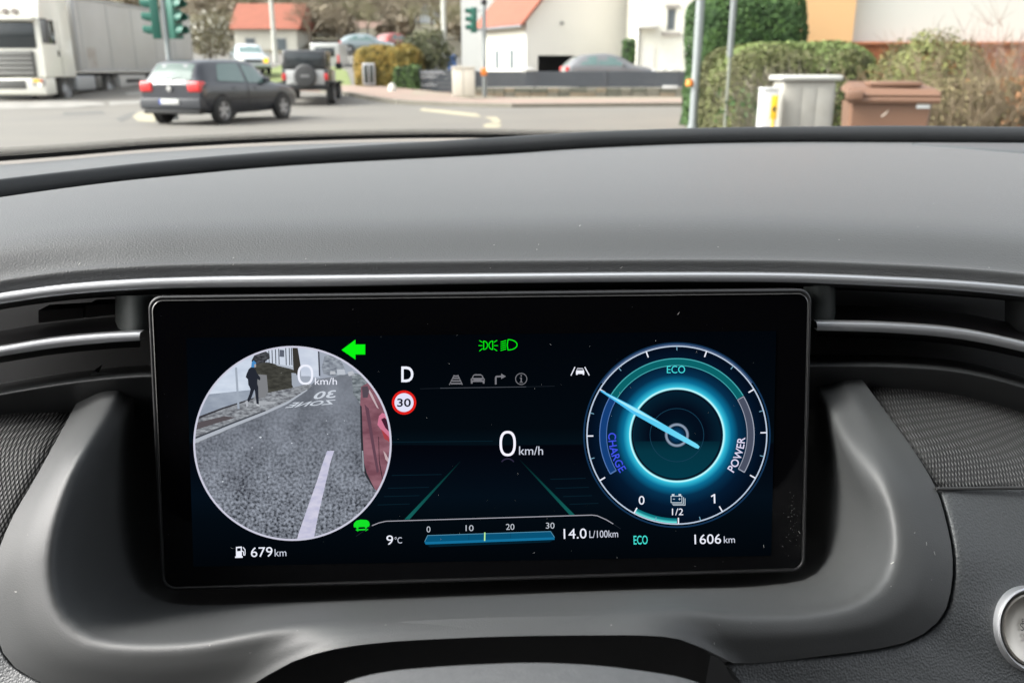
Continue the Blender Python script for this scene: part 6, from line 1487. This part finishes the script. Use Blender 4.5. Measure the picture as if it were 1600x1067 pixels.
cottage('hillside_house', 'small white gabled house high up among the bare trees', 668, 112, 3.6, z(80, 112), z(38, 112), z(10, 112), 5, mat('pale_grey_render', (.60, .62, .64), .9), mat('grey_roof', (.26, .25, .25), .8), True)
cottage('brown_roofed_house', 'low house with brown roof halfway up the slope behind the parked cars', 575, 100, 4, z(90, 100), z(50, 100), z(31, 100), 6, mat('beige_render', (.42, .37, .30), .9), mat('brown_roof', (.17, .11, .085), .85))
0 and cottage('far_white_house', 'white house behind the trailer at the upper left', 320, 92, 6, z(80, 92), z(14, 92), z(-10, 92), 6, mat('old_white_render', (1, 1, 1)), mat('brown_roof', (1, 1, 1)))
0 and cottage('low_dark_house', 'low dark brown house above the white van', 520, 88, 5, 2, z(58, 88), z(40, 88), 4, mat('brown_boards', (.14, .10, .08), .9), mat('brown_roof', (1, 1, 1)))
# blossom tree
bt_ = empty('blossom_tree', (-19, 56, 1.3), 'small tree with pale blossom between trailer and red roofed house', 'tree')
c = at(325, 52, 56); lathe('trunk', [(.12, 0), (.07, 1.4), (.03, 2.4)], (c.x, 56, 1.2), MATS['bark'], bt_, 'z', 8)
leaf_cloud('blossom', ball_pts((c.x, 56, c.z), 1.3, 420, 31, 1.0, .4), mat('blossom_white', (.62, .60, .52), .8), bt_, .09, seed=31)
leaf_cloud('twigs', ball_pts((c.x, 56, c.z), 1.4, 2200, 32, 1.0, .4), leafmat('tree_twig_olive', (.10, .085, .05), (.20, .18, .10), 1.2), bt_, .09, seed=32)
# bare trees on the hill: each near one its own trunk and crown, the far wood as one mass
TWB = leafmat('winter_twigs', (.12, .095, .062), (.20, .165, .11), .12, (.155, .125, .082)); TWG = leafmat('winter_twigs_mossy', (.12, .11, .06), (.21, .19, .10), .25)
def bare_tree_mesh(seed):
    r_ = random.Random(seed); V = []; F = []
    def strip(p, q, w0, w1):
        d = q-p; s = d.cross(Vector((r_.uniform(-1, 1), r_.uniform(-1, 1), .1))).normalized()
        b0 = len(V); V.extend([tuple(p-s*w0), tuple(p+s*w0), tuple(q+s*w1), tuple(q-s*w1)]); F.append((b0, b0+1, b0+2, b0+3))
    def grow(p, d, L, w_, lv):
        q = p + d*L; strip(p, q, w_, w_*.6)
        if lv == 0: return
        for _ in range(4 if lv > 1 else 5):
            e = (d + Vector((r_.gauss(0, .55), r_.gauss(0, .55), r_.gauss(.05, .3)))).normalized(); s_ = r_.uniform(.35, 1.); grow(p.lerp(q, s_), e, L*r_.uniform(.5, .75), w_*.5, lv-1)
    for _ in range(5): grow(Vector((0, 0, 1.6)), Vector((r_.gauss(0, .35), r_.gauss(0, .35), 1)).normalized(), 2.2, .09, 4)
    me = bpy.data.meshes.new('crown'); me.from_pydata(V, [], F); me.update(); return me
crowns = [bare_tree_mesh(40+k) for k in range(4)]
for k, me in enumerate(crowns): me.materials.append(TWB if k % 2 else TWG)
bmx = bmesh.new(); blathe(bmx, [(.2, -.4), (.14, 1.2), (.09, 2.6)], (0, 0, 0), 'z', 8); tme = bpy.data.meshes.new('trunk'); bmx.to_mesh(tme); bmx.free(); tme.materials.append(MATS['bark'])
spots = [(455, 84), (485, 78), (505, 92), (530, 80), (575, 84), (610, 90), (640, 82), (655, 96), (690, 80), (705, 90), (345, 72), (300, 78), (540, 104), (595, 106), (470, 104), (630, 110), (720, 84), (675, 104), (390, 96), (440, 98), (560, 92), (500, 110)]
loc_w = ['right of the red roofed house', 'above the jeep', 'above the white van', 'behind the pale blue car', 'above the ochre hedge', 'left of the hillside house', 'below the hillside house', 'beside the hillside house', 'left of the tall white house', 'against the tall white house', 'between trailer and red roofed house', 'behind the traffic light at left', 'far up left of the hillside house', 'in the wood above the red car', 'far up above the jeep', 'top right in the wood', 'nearest the tall white house roof', 'behind the hillside house', 'behind the red roof, left side', 'behind the red roof, right side', 'above the pale blue car roof', 'on the upper slope over the van']
for i, (u, Y) in enumerate(spots):
    p = at(u, 60, Y); lab = 'bare brown winter tree on the hillside ' + (loc_w[i])
    t_ = empty('bare_tree', (0, 0, 0), lab, 'tree', 'bare trees on the hillside')
    for nm, me in (('trunk', tme), ('crown', crowns[i % 4])):
        o = bpy.data.objects.new(nm, me); COL.objects.link(o); o.parent = t_
    t_.location = (p.x, Y, terr(p.x, Y)); t_.rotation_euler = (0, 0, i*1.3); s_ = random.uniform(.5, .8); t_.scale = (s_, s_, s_)
rw_ = random.Random(77); pts = []
for _ in range(1100):
    Y = 83 + 120*rw_.random()**1.5; x = rw_.uniform(-.62, .2)*Y*1.05; zz = terr(x, Y)
    u_ = 800 + FPX*x/(.954*Y+.36)
    if (abs(u_-668) < 26 and Y < 114) or (abs(u_-575) < 24 and Y < 101): continue
    R_ = rw_.uniform(.7, 1.3)*(1 + (Y-80)/70)
    for _k in range(60):
        d = Vector((rw_.gauss(0, 1), rw_.gauss(0, 1), rw_.gauss(0, 1))).normalized(); pts.append((Vector((x, Y, zz+R_*1.2)) + d*R_*rw_.uniform(.4, 1), d))
wd = leaf_cloud('far_wood', pts, TWB, None, .36, org=(0, 150, 20), kind='stuff', seed=77, up=.1)
